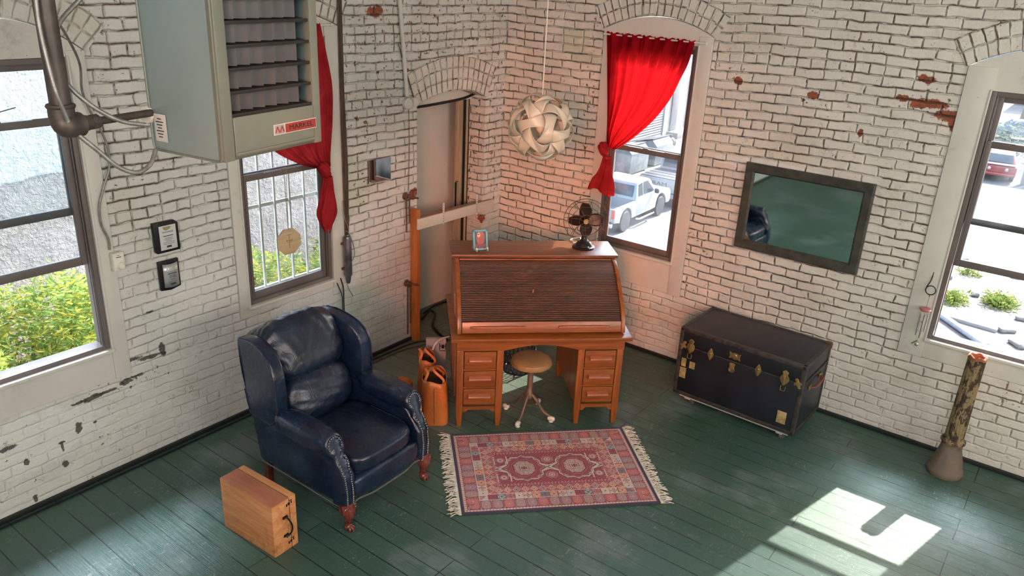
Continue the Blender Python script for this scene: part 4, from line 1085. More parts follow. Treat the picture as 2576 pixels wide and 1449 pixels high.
# field
F = dedge > .285; put(F, (.25, .028, .052)); tn = np.sin(u*2*PI/.030)*np.sin(v*2*PI/.030); put(F & (tn > .80), (.42, .16, .15)); put(F & (tn < -.86), DKR); put(F & (dedge < .300) & (fr2(along, .024) < .5), PK)
U, V = u-RL/2, v-RW/2
for s_ in (-1, 1):
    mu, mv = U-s_*.185, V
    au, av = np.abs(mu), np.abs(mv)
    box = np.maximum(np.maximum(au/.125, av/.135), (au/.125+av/.135)/1.62)
    pt = np.where(av < .045, (au-.125)/(.06)+av/.045, 9)   # side points
    pt2 = np.where(au < .03, (av-.135)/.022+au/.03, 9)
    shape = np.minimum(box, 1+np.minimum(pt, pt2)*.18-.18)
    put(F & (shape < 1.06), NV_); put(F & (shape < 1.03), CRM); put(F & (shape < .955), NV_); put(F & (shape < .93), CR)
    put(F & (shape < .90) & (shape > .87) & (fr2(mu*1.0+mv*.7, .013) < .5), CRM)
    oc = np.maximum(np.maximum(au/.088, av/.100), (au/.088+av/.100)/1.45)
    put(F & (oc < 1), (.44, .11, .13)); put(F & (oc < .95), DKR); put(F & (oc < .90), (.18, .03, .05))
    swirl = np.sin(mu*2*PI/.034+2.2*np.sin(mv*2*PI/.05))*np.sin(mv*2*PI/.036+1.5*np.sin(mu*2*PI/.045))
    put(F & (oc < .84) & (np.abs(swirl) < .30), CRM); put(F & (oc < .84) & (swirl > .62), (.46, .13, .07)); put(F & (oc < .84) & (swirl < -.62), (.30, .33, .33))
    cs = np.maximum(au, av*.95); put(F & (cs < .030), NV_); put(F & (cs < .027), CRM); put(F & (cs < .021), CR); put(F & (cs < .016) & (np.abs(np.abs(mu)-np.abs(mv)) < .004), CRM); put(F & (cs < .007), NV_)
    for q in ((-.098, -.108), (.098, .108), (-.098, .108), (.098, -.108)):
        rr = np.hypot(mu-q[0], mv-q[1]); put(F & (rr < .013), CRM); put(F & (rr < .009), NV_); put(F & (rr < .004), CRM)
    # bars running out from the medallion points
    ln = np.abs(av-np.clip((.235-au)*.42, 0, .2)); put(F & (au > .125) & (au < .215) & (ln < .005), CRM)
    for t_ in (-1, 1):
        hu, hv = U-s_*.345, V-t_*.105
        rr = np.maximum(np.maximum(np.abs(hu), np.abs(hv)), (np.abs(hu)+np.abs(hv))/1.4)
        put(F & (rr < .036), NV_); put(F & (rr < .033), (.34, .12, .14)); put(F & (rr < .020) & (rr > .012), CRM); put(F & (rr < .008), BL)
        put(F & (np.abs(np.abs(hu)-.048) < .004) & (np.abs(hv) < .05), CRM)
for t_ in (-1, 1):
    rr = np.maximum(np.maximum(np.abs(U), np.abs(V-t_*.095)), (np.abs(U)+np.abs(V-t_*.095))/1.4)
    put(F & (rr < .046), NV_); put(F & (rr < .043), (.40, .13, .15)); put(F & (rr < .034), (.26, .06, .09)); put(F & (rr < .024), CRM); put(F & (rr < .019), (.36, .10, .12)); put(F & (rr < .010), CRM)
img *= (1+rs_.normal(size=(NU, NV, 1))*.10); img = np.clip(img, 0, 1)
stripe = 1+.06*np.sin(v*2*PI/.006)[..., None]; img = img*stripe; lum = img.mean(-1, keepdims=True); img = np.clip((lum+(img-lum)*.90)*1.32+.008, 0, 1)
vu = np.linspace(-RL/2, RL/2, NU); vv_ = np.linspace(RW/2, -RW/2, NV)[::-1]
co = np.zeros((NU, NV, 3)); co[..., 0] = vu[:, None]; co[..., 1] = vv_[None, :]
co[..., 2] = .0092+.0008*np.sin(co[..., 0]*9)*np.cos(co[..., 1]*7)
idx = np.arange(NU*NV).reshape(NU, NV)
fcs = np.stack([idx[:-1, :-1], idx[1:, :-1], idx[1:, 1:], idx[:-1, 1:]], -1).reshape(-1, 4)
me = bpy.data.meshes.new('pile'); me.from_pydata(co.reshape(-1, 3).tolist(), [], fcs.tolist())
ca_ = me.color_attributes.new('weave', 'FLOAT_COLOR', 'POINT'); ca_.data.foreach_set('color', np.concatenate([img.reshape(-1, 3), np.ones((NU*NV, 1))], 1).astype(np.float32).ravel())
n = NM('woven_rug'); a_ = n.N.new('ShaderNodeAttribute'); a_.attribute_name = 'weave'
M['rug'] = n.P(a_.outputs['Color'], .95, 0, n.bump(n.noise(n.coord(), 260, 3), .002, .6), Specular_IOR_Level=.1, Sheen_Weight=.25)
me.materials.append(M['rug']); pl = bpy.data.objects.new('pile', me); COL.objects.link(pl); pl.parent = RG
m = MB(); m.box((0, 0, .0032), (RL, RW, .0064), .001); m.build('backing', M['plastic_dark'], RG)
M['fringe'] = plain('cream_fringe', (.66, .60, .50), .9, 0, 30, .2)
for s_ in (-1, 1):
    m = MB(); rs = random.Random(11+s_)
    m.box((s_*(RL/2+.008), 0, .006), (.018, RW, .006), .001)
    for k in range(150):
        y = (k/149-.5)*RW+rs.uniform(-.004, .004); L_ = rs.uniform(.05, .085); dy = rs.gauss(0, .022); x0 = s_*(RL/2+.012)
        z1 = rs.uniform(.008, .020)
        m.tube([(x0, y, .007), (x0+s_*L_*.4, y+dy*.3+rs.uniform(-.006, .006), z1), (x0+s_*L_*.75, y+dy*.8, .010), (x0+s_*L_, y+dy*1.1, .005)], .0026, 4, smooth=2)
    m.build('fringe', M['fringe'], RG)

# ------------------------------------------------------------------ wing recliner
M['navy'] = leather('navy_leather', (.005, .013, .034), (.010, .025, .062), .28, .35, .3)
M['navy_w'] = leather('wrinkled_navy_leather', (.005, .010, .026), (.010, .021, .046), .29, .55, .3, soft=True)
M['mahog'] = wood('red_mahogany', (.13, .022, .015), (.24, .05, .03), .25, 1.5, 'Z', coat=.5)
M['nail'] = plain('pewter_nailheads', (.42, .39, .35), .3, .9, 30, .2)
CH = thing('wing_recliner', 'navy leather wing-back armchair with nailhead trim and carved mahogany front feet', 'armchair', (1.25, -3.25, 0), math.radians(1.5))
AY = .345
# rear carcass and sides
m = MB()
for s_ in (-1, 1):
    m.prism([(-.40, .20), (-.47, .56), (-.20, .60), (.27, .575), (.355, .49), (.42, .40), (.425, .20), (.25, .185), (-.05, .19)], s_*(AY+.035), s_*(AY-.055), 'XZ', bev=.02)
m.box((-.40, 0, .42), (.06, .64, .44), .02); m.box((0, 0, .24), (.75, .62, .08), .02)
m.build('side_frame', M['navy'], CH)
for s_ in (-1, 1):
    # rolled arm pad
    m = MB()
    def armf(q):
        return Vector((q.x, q.y*(1+.06*q.x), q.z+.10*q.x*(-.6)))
    m.superbox((.055, s_*(AY+.012), .592), (.50, .178, .150), 3.2, 14, fn=armf)
    m.build('arm', M['navy'], CH)
    # scroll front following the S: keyhole section swept forward and down
    def xf(z):
        pts = [(.16, .425), (.30, .428), (.40, .418), (.46, .392), (.52, .352), (.57, .322), (.66, .300)]
        for (a, xa_), (b, xb_) in zip(pts, pts[1:]):
            if z <= b: f = (z-a)/(b-a); f = max(0, min(1, f)); f = f*f*(3-2*f); return xa_+(xb_-xa_)*f
        return pts[-1][1]
    m = MB(); R0 = .074
    out = []
    for k in range(17):
        a = -PI*.30+PI*1.60*k/16; out.append((R0*math.cos(a)*1.0+.010, .590+R0*math.sin(a)))
    left = [(-.050, .50), (-.040, .44), (-.036, .36), (-.040, .26), (-.042, .165)]
    right = [(.040, .165), (.042, .26), (.046, .36), (.050, .45), (.052, .51)]
    prof = out+left+right
    def resample(pts, step):
        r = []
        for i in range(len(pts)):
            a, b = Vector(pts[i]), Vector(pts[(i+1) % len(pts)]); k = max(1, int((b-a).length/step))
            for j in range(k): r.append(a+(b-a)*j/k)
        return r
    pr = resample(prof, .018)
    cen = Vector((0, .40))
    rings = []
    for (ins, dx) in ((0, -.11), (0, -.012), (.006, .002), (.013, .004), (.018, -.004), (.022, -.002)):
        ring = []
        for i, q in enumerate(pr):
            tn = (pr[(i+1) % len(pr)]-pr[i-1]).normalized(); nn = Vector((-tn.y, tn.x))
            if nn.dot(Vector((0, q.y)) - q + Vector((.004, 0))) < 0 and q.y < .52: nn = -nn
            if q.y >= .52: nn = (Vector((.010, .59))-q).normalized()
            p_ = q+nn*ins
            ring.append(m.bm.verts.new((xf(q.y)+dx, s_*AY+s_*p_.x*1.0, p_.y)))
        rings.append(ring)
    m.grid_faces(rings, False, True)
    cvx = [m.bm.verts.new((xf(z)-.002, s_*AY+s_*.004, z)) for z in (.20, .28, .36, .44, .52, .59)]
    last = rings[-1]
    for i in range(len(pr)):
        a, b = last[i], last[(i+1) % len(pr)]
        za, zb2 = a.co.z, b.co.z
        ia = min(range(6), key=lambda k: abs(cvx[k].co.z-za)); ib = min(range(6), key=lambda k: abs(cvx[k].co.z-zb2))
        try:
            if ia == ib: m.bm.faces.new((a, b, cvx[ia]))
            else: m.bm.faces.new((a, b, cvx[ib], cvx[ia]))
        except ValueError: pass
    ff = m.build('arm_facing', M['navy'], CH, fixn=True, ang=60)
    m = MB()
    pn_ = resample(prof, .0135)
    for i, q in enumerate(pn_):
        if q.y < .17: continue
        if q.y >= .52: p_ = q+(Vector((.010, .59))-q).normalized()*.024
        else: p_ = q+Vector((-math.copysign(.017, q.x), 0))
        m.sphere((xf(p_.y)+.003, s_*AY+s_*p_.x, p_.y), .0062, 6, sc=(.7, 1, 1))
    m.build('nailhead_trim', M['nail'], ff)
    # wings
    m = MB()
    wp = [(-.565, 1.01), (-.53, 1.045), (-.43, 1.055), (-.32, 1.035), (-.23, .995), (-.170, .93), (-.145, .84), (-.142, .70), (-.16, .61), (-.28, .50), (-.43, .48), (-.50, .70)]
    wp = [(p.x, p.y) for p in catmull([Vector((a, b, 0)) for a, b in wp], 3, True)]
    vs = m.prism(wp, s_*(AY+.040), s_*(AY-.050), 'XZ', bev=.028)
    for q in vs:
        f = max(0, (q.co.x+.45)/.34); q.co.y += s_*.035*f*f; q.co.y -= s_*.02*max(0, (q.co.z-.85)/.2)*(1-f)
    wg = m.build('wing', M['navy'], CH, ang=50)
    m = MB(); pp = [(a, b) for a, b in wp if b > .5 and a > -.56]
    m.tube([Vector((a+.002, s_*(AY+.038)+s_*.035*max(0, (a+.45)/.34)**2-s_*.02*max(0, (b-.85)/.2)*(1-max(0, (a+.45)/.34)), b)) for a, b in pp[1:-2]], .006, 6); m.build('piping', M['navy'], wg)
# back: outer shell, lumbar pillow, head roll
tl = math.radians(-24)
m = MB(); m.superbox((-.485, 0, .73), (.16, .60, .66), 5, 12, ry=tl); m.build('backrest', M['navy'], CH)
def wr1(q):
    k = 1+.025*math.sin(q.y*9+q.z*4)*abs(q.y)+.02*math.sin(q.z*17+q.y*6)
    return Vector((q.x*k*(1.0-.18*abs(q.y)**3), q.y, q.z*(1-.06*abs(q.y)**2)))
m = MB(); m.superbox((-.255, 0, .620), (.25, .56, .36), 2.7, 18, ry=tl*.95, fn=wr1); m.build('lumbar_cushion', M['navy_w'], CH, ang=80)
def wr2(q):
    e_ = abs(q.y)**5
    pl_ = .075*math.sin(math.atan2(q.z, q.x)*13+q.y*2)*e_*1.2+.014*math.sin(q.y*21+q.z*6)
    k = 1+pl_
    return Vector((q.x*k*(1-.22*e_), q.y, q.z*k*(1-.20*e_)))
m = MB(); m.superbox((-.405, 0, .915), (.30, .62, .44), 3.4, 24, ry=tl*1.15, fn=wr2); m.build('head_cushion', M['navy_w'], CH, ang=80)
m = MB(); m.superbox((.115, 0, .415), (.62, .555, .155), 4.2, 18, fn=lambda q: Vector((q.x, q.y*(1+.05*max(0, q.x)), q.z*(1+.10*(1-q.x*q.x)*(1-q.y*q.y))+.0)), ry=.03)
se = m.build('seat_cushion', M['navy_w'], CH, ang=80)
m = MB()
for q_ in (.70, -.70):
    k_ = (1-abs(q_)**4.2)**(1/4.2)+.004; pts = []
    for i in range(41):
        a_ = -PI*.62+PI*1.24*i/40; ca, sa = math.cos(a_), math.sin(a_); d = (abs(ca)**4.2+abs(sa)**4.2)**(1/4.2)
        x = ca/d*k_; y = sa/d*k_*(1+.05*max(0, x)); z = q_*(1+.10*(1-x*x)*(1-y*y))
        p_ = Euler((0, .03, 0)).to_matrix() @ Vector((x*.31, y*.2775, z*.0775)); pts.append(p_+Vector((.115, 0, .415)))
    m.tube(pts, .0045, 6)
m.build('piping', M['navy'], se)
m = MB(); m.superbox((.375, 0, .275), (.12, .60, .165), 4.5, 12); m.build('footrest_panel', M['navy'], CH)
m = MB(); m.tube([(.42, -.33, .178), (.405, -.26, .186), (.43, -.15, .188), (.435, 0, .190), (.43, .15, .188), (.405, .26, .186), (.42, .33, .178)], .006, 6, smooth=4)
for s_ in (-1, 1): m.tube([(.42, s_*(AY+.038), .178), (.25, s_*(AY+.038), .180), (0, s_*(AY+.038), .188), (-.38, s_*(AY+.038), .198)], .005, 6, smooth=3)
m.build('bottom_piping', plain('grey_piping', (.13, .13, .14), .4, 0), CH)
for s_ in (-1, 1):
    m = MB(); T_ = Matrix.Translation((.395, s_*.350, 0))
    m.tube([(-.005, 0, .20), (.004, 0, .165), (.020, 0, .130), (.014, 0, .095), (.002, 0, .060), (.004, 0, .040), (.018, 0, .026)], lambda s: [.048, .046, .036, .026, .020, .021, .030][min(6, int(s*6.99))], 14, M=T_, smooth=3)
    for k in range(7):
        a = -PI*.6+PI*1.2*k/6; m.tube([(.042*math.cos(a), .042*math.sin(a), .192), (.046*math.cos(a)+.006, .046*math.sin(a), .165), (.034*math.cos(a)+.016, .034*math.sin(a), .135)], .007, 5, M=T_, smooth=2)
    for q in (-1, 1): m.torus((.034, q*.036, .178), .012, .005, 12, 5, axis='X', M=T_)
    m.sphere((.022, 0, .024), .024, 14, M=T_)
    for a in (-.7, 0, .7, PI):
        m.tube([(.012, 0, .050), (.022+.026*math.cos(a), .026*math.sin(a), .032), (.022+.027*math.cos(a), .027*math.sin(a), .010)], .0065, 6, M=T_, smooth=3)
    m.build('leg', M['mahog'], CH, ang=60)
    m = MB(); m.prism([(-.028, .215), (-.020, 0), (.018, 0), (.028, .215)], -.022, .022, 'XZ', bev=.003, M=Matrix.Translation((-.385, s_*.33, 0))); m.build('leg', M['mahog'], CH)

# ------------------------------------------------------------------ wooden case with iron handle
n = NM('old_pine'); c = n.coord(); v_ = n.map(c, (3, 3, 26)); x_, y_, z_ = n.sep(c)
f = n.noise(n.map(c, (2, 14, 22)), 1.2, 6, .65, .8); g = n.noise(c, 5, 5, .7)
col = n.mix(n.ss(f, .35, .65), (.62, .22, .08), (.78, .35, .14))
col = n.mix(n.ss(g, .55, .75), col, (.30, .10, .05))
topred = n.math('MULTIPLY', n.ss(z_, .355, .365), n.ss(n.math('ADD', y_, n.math('MULTIPLY', n.math('SUBTRACT', g, .5), .05)), .045, .03))
col = n.mix(n.math('MULTIPLY', topred, .75), col, (.30, .085, .07))
col = n.mix(n.math('MULTIPLY', n.ss(n.noise(c, 11, 5, .7), .66, .72), .6), col, (.10, .04, .02))
M['pine'] = n.P(col, .5, 0, n.bump(n.math('ADD', f, n.math('MULTIPLY', g, .4)), .003, .5))
BX = thing('wooden_case', 'old pine box case standing on edge left of the armchair, iron handle on its end', 'wooden box', (1.288, -3.965, 0), math.radians(2.5))
bl_, bw_, bh_ = .478, .178, .362
m = MB(); m.box((0, 0, bh_/2), (bl_, bw_, bh_), .006); m.build('box_body', M['pine'], BX)
m = MB(); m.box((bl_/2+.0005, .038, bh_/2), (.003, .0022, bh_-.01)); m.box((0, .038, bh_+.0002), (bl_-.01, .002, .0015)); m.build('lid_seam', M['black'], BX, smooth=False)
hy = .0
m = MB()
for zz in (.245, .115):
    m.tube([(bl_/2+.003, hy-.014, zz), (bl_/2+.014, hy-.010, zz+.006), (bl_/2+.014, hy+.010, zz+.006), (bl_/2+.003, hy+.014, zz)], .005, 6, smooth=3)
    m.box((bl_/2+.003, hy, zz), (.005, .034, .018), .002)
hb = m.build('handle_staple', M['black'], BX)
m = MB(); m.tube([(bl_/2+.014, hy, .252), (bl_/2+.022, hy+.010, .235), (bl_/2+.034, hy+.022, .195), (bl_/2+.034, hy+.022, .155), (bl_/2+.022, hy+.012, .125), (bl_/2+.014, hy-.006, .108)], .0052, 8, smooth=5); m.build('handle', M['black'], BX)
m = MB()
for zz in (.318, .048):
    for k, (dy, w_) in enumerate(((.020, .010), (.036, .014), (.054, .008))): m.box((bl_/2+.001, dy, zz+.004*k), (.0016, w_, .018), .001)
    m.box((bl_/2+.001, .05, zz+.022), (.0016, .022, .004))
m.build('stencil_marks', M['black'], BX, smooth=False)

# ------------------------------------------------------------------ steamer trunk on a caster dolly
M['trunk'] = plain('navy_trunk_fibre', (.013, .0145, .022), .42, 0, 3, .3, .25, 90)
M['trunk_edge'] = plain('worn_brown_trunk_binding', (.045, .036, .032), .5, 0, 20, .5, .4)
M['paper'] = plain('yellowed_paper_label', (.42, .30, .13), .8, 0, 25, .3)
TX, TY, TZ0, TZ1 = (2.462, 3.498), (-.70, -.115), .085, .685
TK = thing('steamer_trunk', 'dark navy steamer trunk with brass latches by the right-hand wall', 'trunk', ((TX[0]+TX[1])/2, (TY[0]+TY[1])/2, TZ0), math.radians(-1.2))
tw, td, th = TX[1]-TX[0], TY[1]-TY[0], TZ1-TZ0
lz = th*.74
m = MB(); m.box((0, 0, lz/2), (tw-.006, td-.006, lz-.004), .004); m.build('body', M['trunk'], TK)
m = MB(); m.box((0, 0, (th+lz)/2), (tw-.006, td-.006, th-lz-.002), .004); m.build('lid', M['trunk'], TK)
m = MB(); e_ = .034; t_e = .006
for sx_ in (-1, 1):
    for sy_ in (-1, 1):
        m.box((sx_*(tw/2-e_/2+.002), sy_*(td/2-e_/2+.002), th/2), (e_, e_, th), .007)
for sy_ in (-1, 1):
    for z in (e_/2-.002, th-e_/2+.002): m.box((0, sy_*(td/2-e_/2+.002), z), (tw, e_, e_), .007)
for sx_ in (-1, 1):
    for z in (e_/2-.002, th-e_/2+.002): m.box((sx_*(tw/2-e_/2+.002), 0, z), (e_, td, e_), .007)
m.build('edge_binding', M['trunk_edge'], TK)
fy = -td/2-.001
m = MB(); m.box((0, fy, lz+.004), (tw-.02, .005, .010), .002); m.box((tw/2+.001, 0, lz+.004), (.005, td-.02, .010), .002); m.build('valance_strip', M['trunk_edge'], TK)
def blob(pts, y, d, M_=None, bev=.0015):
    m = MB(); m.prism(catm2(pts), y, y-d, 'XZ', bev=bev, M=M_); return m
def catm2(pts, n=3): return [(p.x, p.y) for p in catmull([Vector((a, b, 0)) for a, b in pts], n, True)]
T3 = lambda x, z: Matrix.Translation((x, 0, z))
diamond = [(0, .052), (.014, .030), (.026, .0), (.014, -.030), (0, -.052), (-.014, -.030), (-.026, 0), (-.014, .030)]
for x in (-.235, .165):
    m = blob(diamond, fy, .007, T3(x, lz+.005)); m.sphere((x, fy-.008, lz+.012), .012, 10, sc=(1, .7, 1)); m.box((x, fy-.007, lz-.012), (.012, .008, .035), .003); m.build('dowel_clasp', M['brass'], TK)
for x in (-.41, .375):
    m = blob([(0, .072), (.024, .055), (.018, .035), (.034, .012), (.030, -.02), (.012, -.045), (-.012, -.045), (-.030, -.02), (-.034, .012), (-.018, .035), (-.024, .055)], fy, .006, T3(x, lz+.008))
    lt_ = m.build('draw_latch', M['brass'], TK)
    m = MB(); m.box((x, fy-.014, lz+.0), (.022, .012, .085), .005)
    for q in (-.017, .017): m.tube([(x+q, fy-.008, lz-.05), (x+q, fy-.010, lz-.085), (x+q*.2, fy-.010, lz-.092)], .003, 6, smooth=3)
    m.build('latch_lever', M['brass'], lt_)
m = blob([(-.048, .03), (-.03, .022), (0, .030), (.03, .022), (.048, .03), (.042, 0), (.048, -.03), (.03, -.022), (0, -.030), (-.03, -.022), (-.048, -.03), (-.042, 0)], fy, .005, T3(-.035, lz+.055))
m.lathe([(.004, 0), (.022, .0), (.024, .006), (.018, .010), (.004, .010)], 20, axis='Y', M=Matrix.Translation((-.035, fy-.005, lz+.055)) @ Matrix.Scale(-1, 4, (0, 1, 0)))
m.build('lock_plate', M['brass'], TK)
m = blob([(-.022, .035), (.022, .035), (.020, .0), (.026, -.02), (.016, -.042), (-.016, -.042), (-.026, -.02), (-.020, 0)], fy, .009, T3(-.045, lz-.045)); m.torus((-.045, fy-.010, lz-.06), .020, .004, 20, 6, axis='Y'); m.build('hasp', M['brass'], TK)
for x, s_ in ((-tw/2+.03, -1), (tw/2-.03, 1)):
    m = blob([(.0, .04), (.018, .045), (.026, .03), (.012, .012), (.028, 0), (.022, -.02), (.006, -.012), (-.008, -.035), (-.028, -.03), (-.020, -.008), (-.032, .01), (-.012, .018)], fy, .006, T3(x-s_*.012, lz+.0) @ Matrix.Scale(-s_, 4, (1, 0, 0))); m.build('corner_plate', M['brass'], TK, fixn=True)
m = MB()
for sx_ in (-1, 1):
    for sy_ in (-1, 1):
        for z in (.020, th-.020): m.superbox((sx_*(tw/2-.020), sy_*(td/2-.020), z), (.056, .056, .056), 5, 5)
m.build('corner_cap', M['rust'], TK)
for (x, z, w_, h_) in ((-.455, .30, .042, .075), (-.378, .295, .048, .062), (-.452, .205, .055, .095), (.405, .125, .072, .105)):
    m = MB(); m.box((x, fy-.001, z), (w_, .002, h_), .0006); m.build('paper_label', M['paper'], TK)
m = MB(); hx_ = tw/2+.004; m.tube([(hx_, -.11, .36), (hx_+.030, -.08, .365), (hx_+.034, 0, .372), (hx_+.030, .08, .378), (hx_, .11, .38)], .012, 8, smooth=4, sq=(.5, 1.2)); hd_ = m.build('leather_handle', leather('red_brown_handle', (.20, .06, .05), (.30, .10, .08), .5, .4), TK)
for q in (-.115, .115):
    m = MB(); m.box((hx_, q, .37+.09*q), (.012, .05, .035), .004); m.build('handle_mount', M['brass'], hd_)
DL = thing('furniture_dolly', 'low caster dolly carrying the steamer trunk', 'dolly', (TK.location.x, TK.location.y, 0), math.radians(-1.2))
m = MB()
for y in (-td/2+.06, td/2-.06): m.box((0, y, .066), (tw-.10, .05, .028), .003)
for x in (-tw/2+.12, tw/2-.12): m.box((x, 0, .045), (.05, td-.08, .014), .003)
m.build('deck_board', M['trim'], DL)
for x in (-tw/2+.16, tw/2-.10):
    for y in (-td/2+.06, td/2-.06):
        m = MB(); m.lathe([(.006, -.010), (.022, -.010), (.024, 0), (.022, .010), (.006, .010)], 16, axis='Y', M=Matrix.Translation((x, y, .024))); cw = m.build('caster', M['steel'], DL)
        m = MB(); m.box((x, y, .047), (.03, .03, .006)); 
        for q in (-.014, .014): m.box((x, y+q, .034), (.018, .003, .03))
        m.build('caster_fork', M['steel'], cw)

# ------------------------------------------------------------------ broken cast column
M['col_paint'] = None
n = NM('peeling_column_paint'); c = n.coord(); x_, y_, z_ = n.sep(c)
f = n.noise(n.map(c, (1, 1, .45)), 18, 6, .7); col = n.mix(n.ss(f, .47, .53), (.045, .028, .018), (.28, .20, .10))
col = n.mix(n.ss(n.noise(c, 40, 4), .6, .66), col, (.16, .07, .03))
col = n.mix(n.ss(z_, .30, .20), col, n.mix(f, (.12, .085, .065), (.24, .18, .14)))
M['col_paint'] = n.P(col, .75, 0, n.bump(f, .006, .8))
CO = thing('fluted_column', 'short broken fluted column with peeling paint standing beneath the right-hand window', 'column', (4.50, -.285, 0))
m = MB(); m.lathe([(.02, 0), (.118, 0), (.124, .02), (.120, .045), (.108, .065), (.104, .085), (.098, .12), (.086, .16), (.080, .185)], 36, fl=lambda a, z: 1+.02*math.sin(8*a)*(1 if z > .05 else 0), cap=False)
m.lathe([(.080, .185), (.076, .20), (.070, .24), (.074, .262), (.084, .270), (.084, .282), (.070, .29), (.064, .30)], 36, cap=False); m.build('base', M['col_paint'], CO, ang=50)
m = MB(); prof = [(.065, .29), (.062, .5), (.060, .75), (.059, .955)]
def flute(a, z): return 1-.045*(abs(math.sin(a*8)) < .45)
m.lathe(prof, 96, cap=False, fl=flute); m.build('shaft', M['col_paint'], CO, ang=40)
m = MB(); 
def rimf(u_, v_):
    a = 2*PI*u_; r = [.060, .061, .056, .046, .040, .038][min(5, int(v_*5.01))]; z = [.945, .962, .970, .966, .945, .86][min(5, int(v_*5.01))]
    return (r*math.cos(a), r*math.sin(a), z+.006*math.sin(5*a+1))
m.surf(rimf, 40, 6, True); m.build('broken_rim', plain('rusty_red_casting', (.36, .11, .06), .75, 0, 25, .4, .5), CO)
m = MB(); m.lathe([(.001, .86), (.04, .86)], 24, cap=False); m.build('inner_plug', M['rust'], CO)
# ------------------------------------------------------------------ curtains
def curtain(name, label, rz, L, R, x0, x1, zt, gather, tail, mat, folds=8, amp=.014):
    """L, R: edge curves as (x, z) point lists from the rod to the knot, in wall coordinates"""
    t = thing(name, label, 'curtain', (0, 0, 0), rz)
    Lc = catmull([Vector((a, b, 0)) for a, b in L], 12); Rc = catmull([Vector((a, b, 0)) for a, b in R], 12)
    def at(c, v):
        k = v*(len(c)-1); i = min(int(k), len(c)-2); f = k-i; return c[i]*(1-f)+c[i+1]*f
    def fn(v, u):
        a, b = at(Lc, v), at(Rc, v)
        w = u
        p = a*(1-w)+b*w
        sag = .10*v*(1-v)*4*w*(1-w)*(1 if (R[1][0]-L[1][0]) > 0 else 1)
        ph = u*2*PI*folds
        y = -.048+amp*(1-.45*v)*math.sin(ph+.6*math.sin(v*3))+.009*math.sin(ph*1.37+v*3+1)+.004*math.sin(ph*2.3+v*4)-.018*math.sin(PI*v)*(u if R[-1][0] < R[0][0]-.3 else 1-u)
        zt_ = .006*math.sin(ph*2+1)*(1-v)**6
        return (p.x, y, p.y+zt_-sag*.35)
    m = MB(); m.surf(fn, 70, 120); o = m.build('drape', mat, t, ang=180)
    gx, gz = gather
    m = MB()
    m.superbox((gx, -.070, gz+.01), (.135, .115, .150), 2.6, 12, fn=lambda q: q*(1+.09*math.sin(7*q.z+5*q.x)+.05*math.sin(13*q.x+3*q.y)))
    m.superbox((gx+.010, -.088, gz-.055), (.150, .105, .100), 2.4, 10, ry=.35, fn=lambda q: q*(1+.08*math.sin(9*q.x+3*q.z)))
    m.superbox((gx-.040, -.078, gz+.040), (.09, .09, .13), 2.4, 10, ry=-.4, fn=lambda q: q*(1+.08*math.sin(8*q.x+3*q.z)))
    m.build('knot', M['red_curtain2'], t, ang=180)
    m = MB(); tl_, tr_ = tail
    Tl = catmull([Vector((a, b, 0)) for a, b in tl_], 8); Tr = catmull([Vector((a, b, 0)) for a, b in tr_], 8)
    def ft(v, u):
        a, b = at(Tl, v), at(Tr, v); c = (a+b)/2; h = (b-a)/2; an = 2*PI*u
        rr = 1+.20*math.sin(5*an+2*v)*min(1, v*2+.2)+.08*math.sin(11*an+5*v)
        return (c.x+h.x*math.cos(an)*rr, -.072+.036*math.sin(an)*rr-.01*v, c.y+h.y*math.cos(an)+.018*math.sin(3*an+1)*v*v)
    m.surf(ft, 26, 56, closed_v=True); m.build('tail', M['red_curtain2'], t, ang=180)
    m = MB(); m.cyl((x0, -.042, zt-.012), (x1, -.042, zt-.012), .007, seg=10)
    for xx in (x0+.004, x1-.004): m.box((xx, -.026, zt-.012), (.012, .034, .022), .003)
    m.build('curtain_rod', M['white_plastic'], t)
    return t
curtain('red_curtain', 'bright red curtain knotted to the left side of the window behind the desk fan', 0,
    [(1.125, 2.872), (1.16, 2.5), (1.20, 2.2), (1.238, 1.88)],
    [(1.965, 2.866), (1.925, 2.68), (1.875, 2.55), (1.806, 2.38), (1.68, 2.19), (1.506, 2.01), (1.37, 1.90), (1.315, 1.87)],
    1.10, 2.06, 2.865, (1.262, 1.825), ([(1.225, 1.80), (1.19, 1.66), (1.14, 1.58), (1.115, 1.49)], [(1.30, 1.80), (1.315, 1.66), (1.345, 1.57), (1.365, 1.455)]), M['red_curtain'], 8, .022)
curtain('red_curtain', 'faded red curtain with long knotted tail on the window behind the heater', PI/2,
    [(-3.02, 2.905), (-3.0, 2.55), (-2.94, 2.27), (-2.80, 2.05), (-2.56, 1.90), (-2.36, 1.83)],
    [(-2.31, 2.905), (-2.255, 2.7), (-2.205, 2.45), (-2.215, 2.2), (-2.255, 1.95), (-2.265, 1.84)],
    -3.08, -2.18, 2.90, (-2.305, 1.785), ([(-2.345, 1.77), (-2.385, 1.60), (-2.415, 1.47), (-2.375, 1.345)], [(-2.275, 1.77), (-2.255, 1.58), (-2.255, 1.45), (-2.33, 1.335)]), M['red_curtain2'], 7, .014)

# ------------------------------------------------------------------ barred guard outside the second window
G_ = thing('window_guard', 'white steel security bars outside the window with the octagon', 'window guard', (0, 0, 0), PI/2)
for yy in (-3.045, -2.90, -2.756, -2.619, -2.478, -2.334, -2.19):
    m = MB(); m.box((yy, .2, 1.85), (.016, .016, 2.0), .002); m.build('upright_bar', M['white_plastic'], G_)
for zz in (.885, 1.56, 2.25, 2.80):
    m = MB(); m.box((-2.62, .214, zz), (.99, .010, .028), .002); m.build('cross_rail', M['white_plastic'], G_)

